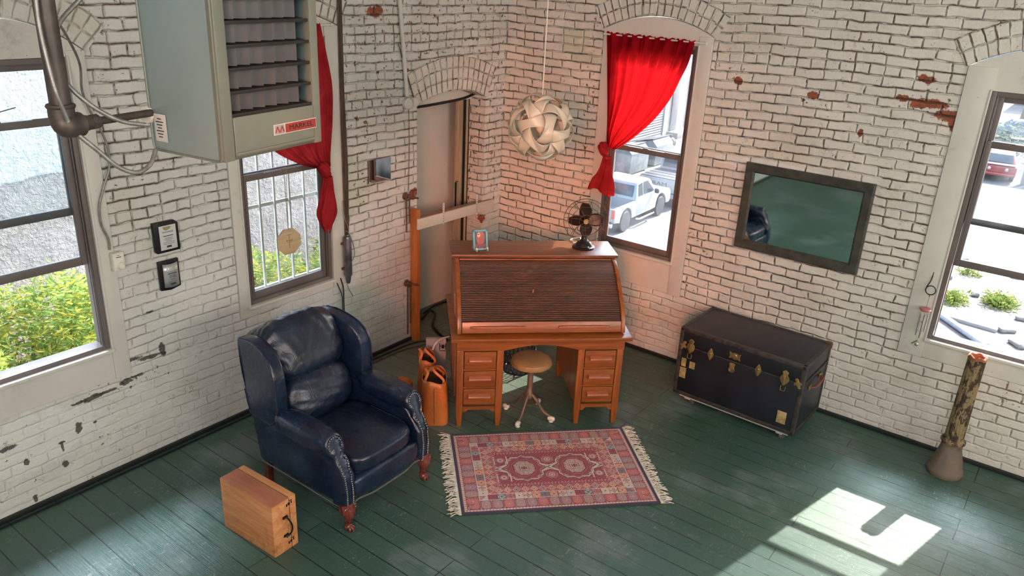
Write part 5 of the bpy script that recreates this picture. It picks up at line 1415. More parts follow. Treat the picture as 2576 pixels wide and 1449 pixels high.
# ------------------------------------------------------------------ hanging unit heater
M['heat_case'] = plain('pale_green_enamel', (.25, .335, .325), .33, .1, 2, .06, .05, 40, Coat_Weight=.3)
M['heat_frame'] = plain('olive_enamel', (.20, .21, .165), .36, .1, 3, .08)
M['louver'] = plain('dark_brown_louver', (.030, .026, .023), .45, .3, 8, .2)
M['vane'] = plain('grey_vane', (.055, .052, .05), .42, .3, 8, .2)
HT = thing('unit_heater', 'grey-green hanging unit heater with dark louvers and red name badge', 'heater', (2.361, -4.684, 2.632), math.radians(8.9))
hw_, hd2, hh_ = .503, .363, .82
m = MB()
m.box((-hd2/2, .006, hh_/2), (hd2-.01, .012, hh_), .003); m.box((-hd2/2, hw_-.006, hh_/2), (hd2-.01, .012, hh_), .003)
m.box((-hd2/2, hw_/2, .006), (hd2-.01, hw_-.02, .012), .003); m.box((-hd2/2, hw_/2, hh_-.006), (hd2-.01, hw_-.02, .012), .003)
m.build('casing', M['heat_case'], HT)
m = MB(); m.box((-hd2+.012, hw_/2, hh_/2), (.02, hw_-.024, hh_-.024)); m.build('back_plate', M['louver'], HT, smooth=False)
m = MB()  # raised rim round the side panel
m.tube([(-.004, -.002, hh_), (-.004, -.002, .02), (-.012, -.002, .004), (-.03, -.002, .0), (-hd2+.03, -.002, .0), (-hd2+.012, -.002, .004), (-hd2+.004, -.002, .02), (-hd2+.004, -.002, hh_)], .0045, 6)
m.build('side_rim', M['heat_frame'], HT)
m = MB()
m.box((-.010, .024, hh_/2), (.034, .050, hh_), .006); m.box((-.010, hw_-.020, hh_/2), (.034, .042, hh_), .006)
m.box((-.010, hw_/2, hh_-.02), (.034, hw_-.02, .05), .006); m.build('front_frame', M['heat_frame'], HT)
m = MB(); ppn = [(-.03, .152), (.006, .152), (.008, .05), (.006, .014), (-.006, .0), (-.03, -.002)]
m.prism(ppn, .052, hw_-.042, 'XZ', bev=.002); m.box((.006, hw_/2+.005, .022), (.012, hw_-.10, .010), .004); m.build('lower_panel', M['heat_frame'], HT)
zl = [.158+.078*k for k in range(9)]
for k in range(8):
    m = MB(); m.box((-.040, hw_/2+.004, zl[k]+.006), (.085, hw_-.094, .003), .001, ry=.16); m.box((.000, hw_/2+.004, zl[k]+.0), (.003, hw_-.094, .012), .001); m.build('louver_blade', M['louver'], HT)
for k in range(8):
    for j in range(6):
        yv = .085+j*.060
        m = MB()
        def vf(u_, v_, yv=yv, k=k): return (-.014-.034*u_-.006*math.sin(PI*u_), yv+.022-.056*u_, zl[k]+.010+v_*.064)
        m.surf(vf, 6, 2); o = m.build('vane', M['vane'], HT, ang=180)
m = MB(); m.box((.0095, .355, .083), (.003, .232, .040), .0008); bd = m.build('badge', plain('badge_white_metal', (.62, .60, .56), .4, .1), HT, smooth=False)
m = MB(); m.box((.0115, .383, .083), (.002, .168, .033), .0005); m.build('badge_red_field', plain('badge_red', (.36, .035, .025), .4, 0), bd, smooth=False)
m = MB(); m.box((.0115, .267, .083), (.002, .050, .033), .0005); m.build('badge_grey_field', plain('badge_grey', (.34, .33, .31), .4, 0), bd, smooth=False)
text('badge_lettering', 'MARKEL', .025, M['louver'], bd, (.0130, .383, .083), (PI/2, 0, PI/2), .0004, 1.45)
rm = plain('badge_red_mark', (.40, .03, .02), .4, 0)
m = MB()
for q in (-.012, .012):
    for s_ in (-1, 1): m.box((.0132, .267+q+s_*.0052, .083), (.0012, .0045, .024), .0003, rx=s_*.40)
m.build('badge_mark', rm, bd, smooth=False)
m = MB(); m.box((-hd2+.055, -.0035, .085), (.062, .002, .100), .0006); sk = m.build('rating_label', plain('rating_label_paper', (.58, .56, .52), .6, 0), HT)
m = MB()
for k in range(7): m.box((-hd2+.052, -.005, .052+k*.011), (.020+.018*((k*7) % 3)/2, .0008, .0035))
m.build('label_print', M['louver'], sk, smooth=False)
m = MB(); m.lathe([(.003, 0), (.030, .0), (.034, .012), (.026, .020), (.003, .022)], 20, axis='Y', M=Matrix.Translation((-hd2-.012, -.012, .125))); m.build('knockout_cap', M['white_plastic'], HT)
for x, y in ((-.06, .06), (-.06, hw_-.06), (-hd2+.06, .06), (-hd2+.06, hw_-.06)):
    m = MB(); m.cyl((x, y, hh_-.01), (x, y, CEIL-2.632), .005, seg=8); m.build('hanger_rod', M['steel'], HT)

PP = thing('support_pipe', 'thick iron pipe dropping from above and turning into the heater side', 'pipe', (0, 0, 0))
HM = Matrix.Translation((2.361, -4.684, 2.632)) @ Euler((0, 0, math.radians(8.9))).to_matrix().to_4x4()
h0_ = HM @ Vector((-hd2+.012, -.004, .135)); eb = at_d(162, 318, 2.99)
pv_ = Vector((eb.x-.012, eb.y+.01, 0))
m = MB(); m.cyl((eb.x-.004, eb.y, 2.80), (eb.x-.004, eb.y, CEIL-.002), .032, seg=18); m.build('vertical_pipe', M['pipe_iron'], PP)
dr_ = (h0_-eb).normalized()
m = MB(); m.tube([(eb.x-.004, eb.y, 2.835), (eb.x-.004, eb.y, 2.80), eb+Vector((.004, .004, .004)), eb+dr_*.035, eb+dr_*.06], .040, 16, smooth=5)
m.torus((eb.x-.004, eb.y, 2.838), .037, .008, 20, 8); m.build('elbow', M['pipe_iron'], PP)
m = MB(); m.cyl(eb+dr_*.05, eb+dr_*.105, .033, .022, seg=16); m.cyl(eb+dr_*.10, eb+dr_*.13, .025, seg=8); m.build('reducer', M['pipe_iron'], PP)
m = MB(); m.cyl(eb+dr_*.10, h0_, .0135, seg=14); m.build('horizontal_pipe', M['pipe_iron'], PP)

def flex(label, pts, r, group=None, n=14):
    P_ = catmull([Vector(p) for p in pts], n)
    P2 = []
    L_ = 0; acc = [0]
    for a, b in zip(P_, P_[1:]): L_ += (b-a).length; acc.append(L_)
    k = int(L_/(r*.55)); 
    for i in range(k+1):
        s_ = L_*i/k; j = max(q for q in range(len(acc)) if acc[q] <= s_+1e-9); j = min(j, len(P_)-2)
        f = (s_-acc[j])/max(1e-9, acc[j+1]-acc[j]); P2.append(P_[j]*(1-f)+P_[j+1]*f)
    m = MB(); nn = len(P2)
    m.tube(P2, lambda s: r*(1.0 if round(s*(nn-1)) % 2 else .84), 8)
    return tag(m.build('flexible_conduit', M['conduit'], ang=180), label, 'conduit')
flex('dark ribbed conduit looping left of the heater and back into its side', [at_d(x, y, d) for x, y, d in ((235, -40, 3.15), (195, 5, 3.14), (148, 62, 3.1), (140, 135, 3.06), (160, 200, 3.03), (225, 262, 3.03), (300, 303, 3.06), (366, 314, 3.10))], .0085)
flex('grey ribbed conduit running down beside the thick iron pipe', [at_d(x, y, d) for x, y, d in ((86, -40, 2.90), (98, 60, 2.90), (118, 150, 2.90), (142, 235, 2.90), (172, 306, 2.93))], .0075)
flex('ribbed conduit sagging under the heater from the pipe elbow', [at_d(x, y, d) for x, y, d in ((188, 332, 3.0), (245, 378, 3.02), (298, 420, 3.05), (345, 434, 3.08), (378, 413, 3.12), (391, 378, 3.16))], .0085)
flex('thin ribbed conduit running down the window casing to the thermostat', [at_x(x, y, X) for x, y, X in ((96, -40, .55), (130, 30, .42), (170, 95, .28), (200, 160, .14), (206, 225, .07), (222, 270, .045), (252, 325, .035), (272, 375, .035), (274, 425, .03), (261, 470, .03), (250, 520, .03), (255, 565, .03), (272, 600, .03), (276, 628, .03))], .0075)
m = MB(); m.tube([(-.42, -4.9, 2.42), (-.42, -4.6, 2.36), (-.42, -4.25, 2.42)], .004, 6, smooth=6)
tag(m.build('outdoor_cable', M['black']), 'thin cable stretched outside across the left-hand open window', 'cable')

# thermostat
p = at_x(288, 653, 0)
TH_ = thing('thermostat', 'ivory wall thermostat with round dial on the window casing', 'thermostat', (.0, p.y, p.z), PI/2)
m = MB(); m.box((0, -.036, 0), (.072, .044, .118), .006); m.build('cover', M['white_plastic'], TH_)
m = MB(); m.lathe([(.026, 0), (.024, .006), (.018, .016), (.002, .018)], 28, axis='Y', M=Matrix.Translation((.008, -.058, -.028)) @ Matrix.Scale(-1, 4, (0, 1, 0))); m.torus((.008, -.059, -.028), .025, .002, 28, 6, axis='Y'); m.build('dial', M['white_plastic'], TH_, fixn=True)
m = MB(); m.box((0, -.0585, .030), (.032, .002, .004)); m.build('slot', M['black'], TH_, smooth=False)
m = MB(); m.box((0, -.0585, .042), (.014, .0016, .002)); m.build('maker_print', M['black'], TH_, smooth=False)

# award plaques
M['silver_print'] = plain('brushed_silver_plate', (.48, .49, .49), .32, .5, 30, .06)
M['cream_print'] = plain('printed_certificate', (.62, .64, .62), .35, 0, 30, .03)
M['ink'] = plain('printed_ink', (.05, .05, .055), .5, 0)
p = (at_x(408, 592, 0)); pa = Vector((0, -3.652, 1.573))
A1 = thing('award_plaque', 'upper black award plaque with white certificate and gold emblem', 'plaque', pa, PI/2)
w, h = .176, .212
m = MB(); m.prism([(-w/2, -h/2+.014), (-w/2, h/2), (w/2-.026, h/2), (w/2, h/2-.022), (w/2, -h/2), (-w/2+.014, -h/2)], -.030, -.002, 'XZ', bev=.004); m.build('plaque_board', M['black'], A1)
m = MB(); m.box((.008, -.0315, -.004), (.118, .003, .166), .0005); pl_ = m.build('certificate', M['cream_print'], A1)
text('certificate_title', 'AWARD', .0155, M['ink'], pl_, (.008, -.0338, .034), (PI/2, 0, 0), .0003, 1.35)
m = MB(); m.prism([(-.024, .060), (-.024, .072), (.030, .072), (.030, .060), (.012, .048), (-.010, .046)], -.0345, -.033, 'XZ'); m.build('gold_emblem', plain('gold_print', (.45, .38, .18), .4, .4), pl_, smooth=False)
m = MB()
for k, (w2, z2, t2) in enumerate(((.070, .008, .005), (.052, -.006, .002), (.064, -.016, .002), (.040, -.026, .002), (.080, -.037, .002), (.078, -.048, .002))): m.box((.008, -.034, z2), (w2, .001, t2))
m.box((.008, -.034, -.066), (.034, .001, .014)); m.build('printed_lines', M['ink'], pl_, smooth=False)
A2 = thing('award_plaque', 'lower black award plaque with curved silver plate', 'plaque', (0, -3.660, 1.306), PI/2)
w, h = .146, .205
m = MB(); m.prism([(-w/2, -h/2), (-w/2, h/2)]+[(w/2-.0-(0)*k, h/2+.004*math.sin(PI*k/4)) for k in range(1)]+[(w/2, -h/2+.006), (0, -h/2-.010)], -.024, -.002, 'XZ', bev=.004); m.build('plaque_board', M['black'], A2)
m = MB()
def pf2(u_, v_): x = (u_-.5)*.108; return (x+.006, -.030-.012*(1-(2*u_-1)**2), (v_-.5)*.165-.004*math.cos((u_-.5)*3))
m.surf(pf2, 14, 4); pl_ = m.build('silver_plate', M['silver_print'], A2, ang=180); md = pl_.modifiers.new('thickness', 'SOLIDIFY'); md.thickness = .003; md.offset = -1
text('plate_title', 'Acclaim', .026, M['white_plastic'], pl_, (.008, -.0435, .042), (PI/2, 0, 0), .0003, .95)
m = MB()
for k, (w2, z2, t2) in enumerate(((.062, .012, .005), (.046, -.004, .002), (.050, -.014, .002), (.034, -.030, .002), (.062, -.044, .0015))): m.box((.008, -.0435, z2), (w2, .001, t2))
m.box((.008, -.0432, -.062), (.036, .001, .013)); m.build('printed_lines', M['ink'], pl_, smooth=False)

# mirrors
n = NM('mirror_silver'); c = n.coord()
M['mirror'] = n.P((.78, .97, 1.0), .03, 1.0, n.bump(n.noise(c, 2.0, 2), .002, .04))
M['mirror2'] = NM('mirror_tile').P((.86, .86, .86), .02, 1.0)
M['zinc'] = plain('dark_zinc_frame', (.080, .078, .066), .45, .45, 14, .25, .2)
MR = thing('framed_mirror', 'large wall mirror in dark grey metal frame above the trunk', 'mirror', (3.045, 0, 1.607), 0)
MR.rotation_euler = (0, math.radians(.0), 0)
w, h, t = 1.006, .722, .078
fpr = [(0, -.004), (0, -.030), (.012, -.040), (t-.014, -.034), (t, -.022), (t, -.004)]
m = MB(); rings = []
for (ins, y) in fpr:
    rings.append([m.bm.verts.new((sx_*(w/2-ins), y, sz_*(h/2-ins))) for sx_, sz_ in ((-1, -1), (1, -1), (1, 1), (-1, 1))])
m.grid_faces(rings, False, True)
m.build('frame', M['zinc'], MR, ang=15, fixn=True)
m = MB(); m.box((0, -.014, 0), (w-2*t+.01, .006, h-2*t+.01)); m.build('mirror_glass', M['mirror'], MR, smooth=False)
S1 = thing('mirror_tile', 'small frameless mirror tile on the left brick wall beside the niche', 'mirror', (0, -1.698, 1.711), PI/2)
m = MB(); m.box((0, -.013, 0), (.250, .006, .196), .001); m.build('mirror_glass', M['mirror2'], S1, smooth=False)
m = MB(); m.box((0, -.006, 0), (.252, .010, .198)); m.build('backing_board', M['rust'], S1, smooth=False)

# octagon pendant hanging in the second window
OC = thing('octagon_plaque', 'pale wooden octagon hanging on string from the barred window rail', 'hanging plaque', (.058, -2.700, 1.323), PI/2-.12)
m = MB(); R8 = .108
pts8 = [(R8*math.cos(PI/8+k*PI/4), R8*math.sin(PI/8+k*PI/4)) for k in range(8)]
m.prism(pts8, -.008, .008, 'XZ', bev=.003); ob = m.build('plaque_board', wood('pale_birch', (.50, .36, .20), (.60, .45, .27), .5, .6, 'X'), OC)
m = MB(); ink = plain('burnt_mark', (.28, .15, .08), .7, 0)
m.box((0, -.009, 0), (.004, .001, .10)); m.box((0, -.009, .055), (.03, .001, .004)); m.box((0, -.009, .01), (.05, .001, .003))
for s_ in (-1, 1): m.tube([(s_*.004, -.009, -.012), (s_*.020, -.009, .004), (s_*.026, -.009, .022)], .0012, 4, smooth=3)
m.build('burnt_mark', ink, ob, smooth=False)
m = MB(); m.cyl((0, .02, .553), (0, .05, .553), .002, seg=5); m.tube([(0, 0, .100), (.004, -.004, .35), (.010, -.010, .53), (.014, .01, .555)], .0022, 5, smooth=3); m.tube([(0, 0, .100), (-.006, -.004, .35), (-.012, -.010, .53), (-.016, .01, .555)], .0022, 5, smooth=3); m.build('string', plain('brown_string', (.22, .13, .08), .8, 0), OC)

# ------------------------------------------------------------------ left wall fittings
PK_ = thing('timber_rack', 'orange-stained post with white crossboard leaning across the bricked niche', 'rack', (0, 0, 0))
M['orange_wood'] = wood('orange_stained_stud', (.42, .13, .03), (.55, .20, .055), .4, 1, 'Z', coat=.15)
m = MB(); m.box((.055, -1.312, .652), (.088, .040, 1.304), .002); m.build('post', M['orange_wood'], PK_)
A, B = Vector((.108, -1.335, 1.172)), Vector((.030, -.150, 1.118)); d_ = B-A
m = MB(); T_ = Matrix.Translation((A+B)/2) @ Euler((0, 0, math.atan2(d_.y, d_.x))).to_matrix().to_4x4() @ Matrix.Rotation(-math.asin(d_.z/d_.length), 4, 'Y')
m.box((0, 0, 0), (d_.length, .020, .098), .002, M=T_); m.build('crossboard', M['trim'], PK_)
m = MB(); m.box((0, .040, .040), (d_.length-.06, .062, .018), .002, M=T_); m.build('ledge', wood('dusty_pine', (.30, .17, .10), (.40, .24, .15), .6), PK_)
for f in (.30, .745):
    q = A+d_*f; m = MB(); m.box((q.x+.014, q.y, q.z+.045), (.005, .022, .205), .001, rz=-.07); st_ = m.build('bracket_strap', M['trim_clean'], PK_)
    m = MB()
    for k in range(7): m.box((q.x+.0168, q.y, q.z-.03+k*.026), (.001, .004, .011))
    m.build('bracket_slots', M['black'], st_, smooth=False)
m = MB(); m.box((-.035, -.66, 1.285), (.020, .006, .27), .001); m.box((-.010, -.66, 1.155), (.16, .006, .016), .001); m.tube([(-.035, -.66, 1.42), (-.028, -.66, 1.432), (-.01, -.66, 1.430)], .004, 5); m.build('iron_bracket', M['black'], PK_)

def chain(lab, y, z0, z1, ring):
    t = thing('wall_chain', lab, 'chain', (0, y, z0))
    m = MB(); m.lathe([(.004, .002), (.034, .002), (.030, .014), (.012, .020), (.012, .055), (.016, .060), (.003, .062)], 18, axis='X'); m.torus((.036, 0, -.004), .026, .006, 18, 6, axis='X')
    m.cyl((.03, 0, 0), (.12, .05, -.006), .010, .008, seg=10); m.build('wall_ring', M['rust'], t)
    m = MB(); L_ = z0-z1; k = 0; z = -.02
    while z > -L_:
        for yy in (-.017, .020):
            zz = z if yy < 0 else z-.010
            if yy > 0 and zz < -L_*.78: continue
            c_ = (.036, yy, zz); m.torus(c_, .0105, .0036, 10, 5, axis='X' if k % 2 else 'Y', sc=(.62 if k % 2 else .62, 1.35))
        z -= .0225; k += 1
    m.build('chain_links', M['rust'] if ring else M['conduit'], t)
chain('rusty chain hanging from the upper wall ring beside the orange post', -1.388, 1.425, 1.10, True)
chain('long chain hanging from the lower wall ring beside the orange post', -1.375, .590, .085, True)

CD = thing('wall_conduit', 'painted conduit with junction box running down the left brick wall', 'conduit', (0, 0, 0))
m = MB(); m.tube([(.028, -1.60, CEIL-.003), (.028, -1.465, 3.05), (.028, -1.385, 2.30)], .017, 10); m.build('conduit_tube', M['trim'], CD)
m = MB(); m.lathe([(.004, .0), (.048, .0), (.048, .032), (.040, .040), (.004, .042)], 20, axis='X', M=Matrix.Translation((.004, -1.375, 2.235))); m.build('junction_box', M['trim'], CD)
m = MB(); m.box((.030, -1.300, 2.245), (.05, .055, .075), .008); m.cyl((.03, -1.34, 2.22), (.03, -1.27, 2.235), .010, seg=8); m.build('outlet_fitting', M['trim'], CD)
m = MB(); m.tube([(.022, -1.36, 2.20), (.016, -1.345, 1.9), (.016, -1.36, 1.47)], .003, 5); m.build('pull_wire', M['rust'], CD)
m = MB(); m.tube([at_x(1002, 110, .025), at_x(1018, 165, .02), at_x(1032, 215, .02), at_x(1046, 262, .02)], .004, 5, smooth=4); m.build('stray_wire', M['rust'], CD)

# rotten strip, steel cylinder and wires right of window 2
WS = thing('dark_wood_strip', 'dark weathered wood strip down the right side of the barred window', 'trim strip', (0, 0, 0))
m = MB(); m.prism([(-2.100, .80), (-2.096, 3.2), (-2.060, 3.2), (-2.064, 2.4), (-2.050, 1.8), (-2.062, 1.2), (-2.055, .82)], .016, .002, 'YZ', bev=0)
m.build('strip_board', wood('weathered_black_wood', (.035, .022, .014), (.11, .07, .045), .7, 1, 'Z', bumps=.8), WS, smooth=False)
m = MB(); m.tube([(.022, -2.106, 3.25), (.022, -2.112, 2.2), (.022, -2.108, 1.24)], .005, 6, smooth=3); m.build('cable', M['rust'], WS)
CY = thing('steel_cylinder', 'dull steel cylinder mounted beside the barred window', 'cylinder', (0, -2.118, .885))
m = MB(); m.lathe([(.012, -.07), (.018, -.05), (.020, -.01), (.030, .0), (.033, .006), (.033, .33), (.028, .345), (.012, .35), (.008, .36)], 24, M=Matrix.Translation((.056, 0, 0))); m.build('canister', plain('dirty_steel', (.16, .155, .17), .35, .7, 10, .5), CY)
for zz in (.28, .06):
    m = MB(); m.box((.028, -.004, zz), (.020, .075, .02), .003); m.build('strap', M['rust'], CY)
def wire(name, label, pts, r, mat, cat='wire'):
    m = MB(); m.tube(pts, r, 6, smooth=6); return tag(m.build(name, mat), label, cat)
wire('loose_wire', 'thin loose wire curling right of the steel cylinder', [at_x(x, y, .032) for x, y in ((870, 580), (880, 592), (891, 625), (890, 648), (874, 672), (870, 690), (875, 720), (888, 745))], .0035, M['conduit'])
wire('loose_wire', 'pale wire dropping from above past the steel cylinder', [at_x(x, y, .032) for x, y in ((862, 505), (866, 545), (876, 575), (876, 610), (873, 640), (877, 670))], .003, M['conduit'])
wire('black_cable', 'black cable falling from the steel cylinder behind the armchair', [at_x(x, y, .022) for x, y in ((857, 700), (864, 725), (865, 760), (867, 800), (870, 850), (876, 905))]+[Vector((.05, -2.2, .01))], .005, M['black'], 'cable')
wire('black_cable', 'second black cable falling beside the first behind the armchair', [at_x(x, y, .022) for x, y in ((848, 712), (860, 742), (862, 775), (865, 800), (866, 850), (870, 905))]+[Vector((.06, -2.24, .008))], .004, M['black'], 'cable')
wire('floor_cable', 'dark cable lying along the foot of the left wall', [(.065, -5.2, .008), (.07, -4.0, .008), (.062, -2.6, .008), (.075, -1.7, .008), (.10, -1.38, .008), (.19, -1.20, .008), (.30, -.7, .008), (.22, -.35, .008)], .0065, M['black'], 'cable')
wire('floor_cable', 'grey cable lying out on the boards from the left wall to the desk', [(.13, -2.6, .007), (.12, -1.7, .007), (.17, -1.42, .007), (.30, -1.1, .007), (.55, -.95, .007), (.8, -.98, .007)], .006, M['rust'], 'cable')
wire('niche_cable', 'thick black cable curled on the floor at the foot of the niche door', [at_z(x, y, .012) for x, y in ((1062, 802), (1080, 782), (1095, 790), (1088, 815), (1100, 835), (1125, 855))], .011, M['black'], 'cable')
wire('niche_cable', 'black cable running along the back of the niche floor', [at_z(x, y, .010) for x, y in ((1066, 788), (1085, 773), (1110, 762), (1130, 757))], .009, M['black'], 'cable')
wire('white_cord', 'white cord arching between the desk and the grey case', [at_z(1088, 880, .40), at_z(1095, 866, .45), at_z(1108, 854, .47), at_z(1130, 846, .46)], .008, M['white_plastic'], 'cord')

# ------------------------------------------------------------------ pendant lamp of interlocking plates
pl0 = at_d(1360, 320, 5.2)
PL = thing('pendant_lamp', 'white globe pendant lamp of interlocking curved plates hanging by the corner', 'pendant lamp', pl0)
n = NM('lamp_plate'); df = n.N.new('ShaderNodeBsdfDiffuse'); tl2 = n.N.new('ShaderNodeBsdfTranslucent'); mx = n.N.new('ShaderNodeMixShader'); gl = n.N.new('ShaderNodeBsdfGlossy'); mx2 = n.N.new('ShaderNodeMixShader')
df.inputs[0].default_value = (.80, .77, .66, 1); tl2.inputs[0].default_value = (.80, .75, .60, 1); mx.inputs[0].default_value = .38; gl.inputs['Roughness'].default_value = .35; mx2.inputs[0].default_value = .06
n.L.new(df.outputs[0], mx.inputs[1]); n.L.new(tl2.outputs[0], mx.inputs[2]); n.L.new(mx.outputs[0], mx2.inputs[1]); n.L.new(gl.outputs[0], mx2.inputs[2]); n.L.new(mx2.outputs[0], n.out.inputs[0]); M['lamp'] = n.m
ph_ = (1+5**.5)/2
ico = [Vector(v).normalized() for v in ((0, 1, ph_), (0, -1, ph_), (0, 1, -ph_), (0, -1, -ph_), (1, ph_, 0), (-1, ph_, 0), (1, -ph_, 0), (-1, -ph_, 0), (ph_, 0, 1), (-ph_, 0, 1), (ph_, 0, -1), (-ph_, 0, -1))]
rotl = Euler((.35, .2, .5)).to_matrix()
RLp = .188
for i in range(12):
    for j in range(i+1, 12):
        if ico[i].dot(ico[j]) > .4:
            a, b = rotl @ ico[i], rotl @ ico[j]; mid = (a+b).normalized(); ex = (b-a).normalized(); ey = mid.cross(ex)
            m = MB()
            def pf3(u_, v_):
                s = (u_-.5)*2; tt = (v_-.5)*2
                wd = .43*(1-abs(s)**2.0)**.8+.03
                cy = -.30*math.sin(PI*s*.92)*(1-.10*abs(s))
                ang = .55*math.cos(PI*s*.5)
                x = s*.66+tt*wd*math.sin(-ang)*.9; y = cy+tt*wd*math.cos(ang)*.95
                d = (mid+ex*x+ey*y).normalized()
                lift = 1+.13*tt*math.sin(PI*s)*(.5+.5*abs(tt))+.07*math.cos(PI*s*.5)-.13*abs(s)**3+.03*(1-tt*tt)
                return d*RLp*lift
            m.surf(pf3, 25, 11); o = m.build('shade_plate', M['lamp'], PL, ang=180)
            md = o.modifiers.new('thickness', 'SOLIDIFY'); md.thickness = .0012
m = MB(); m.cyl((0, 0, .17), (0, 0, CEIL-pl0.z-.03), .0035, seg=8); m.build('cord', M['white_plastic'], PL)
m = MB(); m.lathe([(.018, .0), (.022, -.05), (.03, -.075), (.028, -.10), (.012, -.125), (.002, -.13)], 16, M=Matrix.Translation((0, 0, .09))); m.cyl((0, 0, .09), (0, 0, .18), .012, seg=10); m.build('bulb', M['white_plastic'], PL)
m = MB(); m.lathe([(.05, 0), (.048, -.02), (.01, -.03)], 20, M=Matrix.Translation((0, 0, CEIL-pl0.z))); m.build('ceiling_rose', M['white_plastic'], PL)

# ------------------------------------------------------------------ orange bags and grey case beside the desk
M['bag_or'] = leather('orange_tan_leather', (.58, .125, .022), (.70, .19, .04), .42, .35, .25)
M['bag_in'] = plain('dark_brown_lining', (.07, .025, .015), .8, 0)
def tote(label, lx, ly, rz, w, l, h, flare, lean=0.0, group=None):
    p = dpt(lx, ly, 0); t = thing('tote_bag', label, 'bag', (p.x, p.y, 0), DROT+rz)
    def outer(k, off=0):
        def f(u_, v_):
            a = 2*PI*u_; e = 5
            cx, sx3 = math.cos(a), math.sin(a); d = (abs(cx)**e+abs(sx3)**e)**(1/e)
            zz = h*v_; ww = (w/2-off)*(1-.50*v_**2*(1-flare)); ll = (l/2-off)*(1-.06*v_)
            pinch = 1-.35*v_**3*abs(sx3/d)**3
            return (cx/d*ww*pinch+lean*v_, sx3/d*ll, .003+zz*(k)+.012*math.sin(2*a)*v_**3+(.0 if v_ < .99 else .018*abs(sx3/d)**4))
        return f
    m = MB(); m.surf(outer(1), 56, 14, closed_u=True)
    b0 = [v for v in m.bm.verts if v.co.z < .0031]; b0.sort(key=lambda q: math.atan2(q.co.y, q.co.x)); m.bm.faces.new(b0)
    bd_ = m.build('bag_body', M['bag_or'], t, ang=60, fixn=True); md = bd_.modifiers.new('thickness', 'SOLIDIFY'); md.thickness = .004; md.offset = -1
    m = MB(); m.surf(lambda u_, v_: (lambda q: (q[0]*.9, q[1]*.95, q[2]*.98-.004))(outer(1, .006)(u_, .15+.83*v_)), 40, 6, closed_u=True); m.surf(lambda u_, v_: ((u_-.5)*w*.5+lean*.8, (v_-.5)*l*.8, h*.78), 4, 4); m.build('lining', M['bag_in'], t)
    m = MB(); m.tube([(-.004, -l/2-.003, .02), (-.004+lean*.5, -l/2*.985-.003, h*.5), (-.004+lean*.9, -l/2*.95-.004, h*.93)], .0016, 5, smooth=4); m.build('gusset_seam', M['rust'], bd_)
    for s_ in (-1, 1):
        x0 = s_*w*.27+lean
        m = MB(); m.tube([(x0, -l*.24, h*.86), (x0+s_*.012, -l*.20, h*1.0), (x0*.5+lean*.5-.02, -l*.14, h*1.16), (x0*.5+lean*.5-.04, 0, h*1.20), (x0*.5+lean*.5-.02, l*.14, h*1.16), (x0+s_*.012, l*.20, h*1.0), (x0, l*.24, h*.86)], .009, 8, smooth=5, sq=(1.2, .5)); st_ = m.build('strap', M['bag_or'], t)
        for q in (-1, 1):
            m = MB(); m.torus((x0+s_*.010, q*l*.22, h*.93), .012, .0025, 14, 5, axis='X'); m.build('strap_ring', M['brass'], st_)
    return t
tote('bright orange leather tote bag standing against the left side of the desk', -.800, .165, -.02, .215, .30, .355, .75, -.005)
tote('darker orange tote bag standing behind the first one', -.845, .475, .05, .17, .26, .37, .4, -.01)
p = dpt(-.775, .69, 0)
GC = thing('grey_case', 'grey flat case with a square black emblem behind the tote bags', 'case', (p.x, p.y, 0), DROT)
m = MB(); m.box((0, 0, .22), (.17, .045, .44), .010); m.build('case_shell', plain('lilac_grey_shell', (.36, .32, .33), .5, 0), GC)
m = MB()
for c_, s2 in (((.030, -.024, .370), (.006, .003, .058)), ((.078, -.024, .370), (.006, .003, .058)), ((.054, -.024, .3729), (.052, .003, .006)), ((.054, -.024, .331), (.052, .003, .006)), ((.058, -.024, .3700), (.018, .003, .034)), ((.046, -.024, .370), (.004, .003, .036))): m.box(c_, s2, .001)
m.build('case_emblem', M['black'], GC, smooth=False)
p = at_z(1014, 962, .14)
OB = thing('slouch_bag', 'rounded orange leather bag half hidden behind the armchair arm', 'bag', (p.x+.02, p.y-.02, 0), .4)
m = MB(); m.superbox((0, 0, .10), (.15, .14, .20), 2.6, 12, fn=lambda q: q*(1+.05*math.sin(6*q.x+4*q.z))); m.build('bag_body', M['bag_or'], OB)
m = MB(); m.tube([(.05, -.05, .14), (.09, -.03, .20), (.05, .05, .15)], .007, 6, smooth=5); m.build('strap', M['bag_or'], OB)
p = at_z(1043, 1045, .10)
OB2 = thing('satchel', 'orange and grey satchel standing between the armchair and the tote bag', 'bag', (p.x-.10, p.y+.03, 0), DROT)
m = MB(); m.superbox((0, 0, .13), (.06, .22, .26), 4, 10); m.build('bag_body', M['bag_or'], OB2)
m = MB(); m.superbox((.010, .01, .20), (.056, .18, .15), 5, 8); m.build('grey_flap', plain('grey_bag_flap', (.26, .24, .25), .6, 0), OB2)
m = MB(); m.tube([(.034, -.09, .24), (.05, -.06, .12), (.045, 0, .03)], .004, 6, smooth=5); m.build('strap', M['black'], OB2)

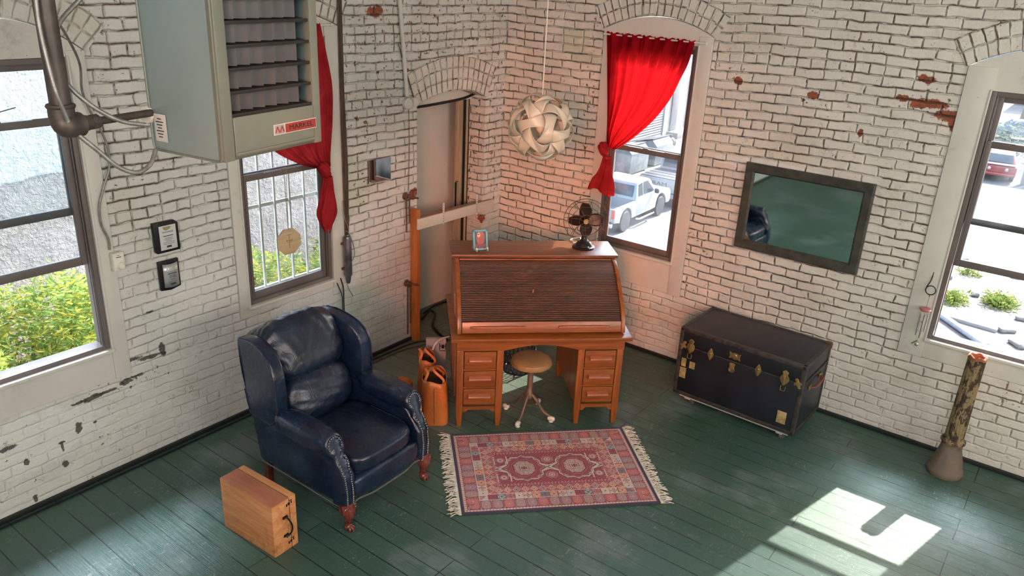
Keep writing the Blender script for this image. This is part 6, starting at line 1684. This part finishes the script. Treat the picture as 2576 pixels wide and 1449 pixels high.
# ------------------------------------------------------------------ wind chime, spiral hook and diamond pendant at the right-hand window
WC = thing('wind_chime', 'small wind chime with red disc and metal tubes hanging by the right-hand window', 'wind chime', (4.083, -.085, 1.135))
M['chime'] = plain('bright_chime_metal', (.62, .62, .62), .25, .9, 20, .1)
m = MB(); m.lathe([(.002, -.008), (.036, -.010), (.042, 0), (.036, .008), (.002, .010)], 28); m.build('disc', plain('reddish_disc', (.42, .13, .10), .35, 0), WC)
for k in range(5):
    a = 2*PI*k/5; m = MB(); ln = .10+.012*k; x, y = .026*math.cos(a), .026*math.sin(a)
    m.cyl((x, y, -.035), (x, y, -.035-ln-.04), .0045, seg=10); tb_ = m.build('chime_tube', M['chime'], WC)
    m = MB(); m.cyl((x, y, -.008), (x, y, -.036), .001, seg=4); m.build('thread', M['white_plastic'], tb_)
m = MB(); m.cyl((0, 0, -.008), (0, 0, -.265), .001, seg=4); m.sphere((0, 0, -.10), .010, 12); m.build('striker', M['chime'], WC)
m = MB(); q = [(.034*math.cos(a), 0, .034*math.sin(a)) for a in (PI/2+2*PI*k/4 for k in range(4))]
m.tube([Vector((x+.0, 0, z-.288)) for x, _, z in q], .0055, 4, True); m.build('diamond_pendant', M['brass'], WC)
m = MB(); m.sphere((0, 0, -.288), .014, 12, sc=(1, .3, 1)); m.build('pendant_stone', M['chime'], WC)
m = MB(); m.cyl((0, 0, .008), (.003, .01, .115), .0012, seg=5); m.build('hanging_thread', M['rust'], WC)
SH = thing('spiral_hook', 'curled black iron hook on the casing above the wind chime', 'hook', (4.083, -.0, 1.285))
m = MB(); pts = [Vector((-.018, -.010, .105)), Vector((-.018, -.018, .080)), Vector((-.022, -.030, .050)), Vector((-.032, -.060, .020))]
pts += [Vector((.034*math.cos(a), -.078, .034*math.sin(a))) for a in (PI*.85+2*PI*1.15*k/16 for k in range(17))]
m.tube(pts, .0040, 8, smooth=3); m.build('curl', M['black'], SH)
m = MB(); m.box((-.018, -.010, .098), (.012, .008, .052), .003); m.build('mounting_plate', M['black'], SH)
m = MB(); m.tube([(0, -.080, -.034), (.002, -.084, -.05), (0, -.085, -.038)], .002, 5); m.build('thread_loop', M['rust'], SH)
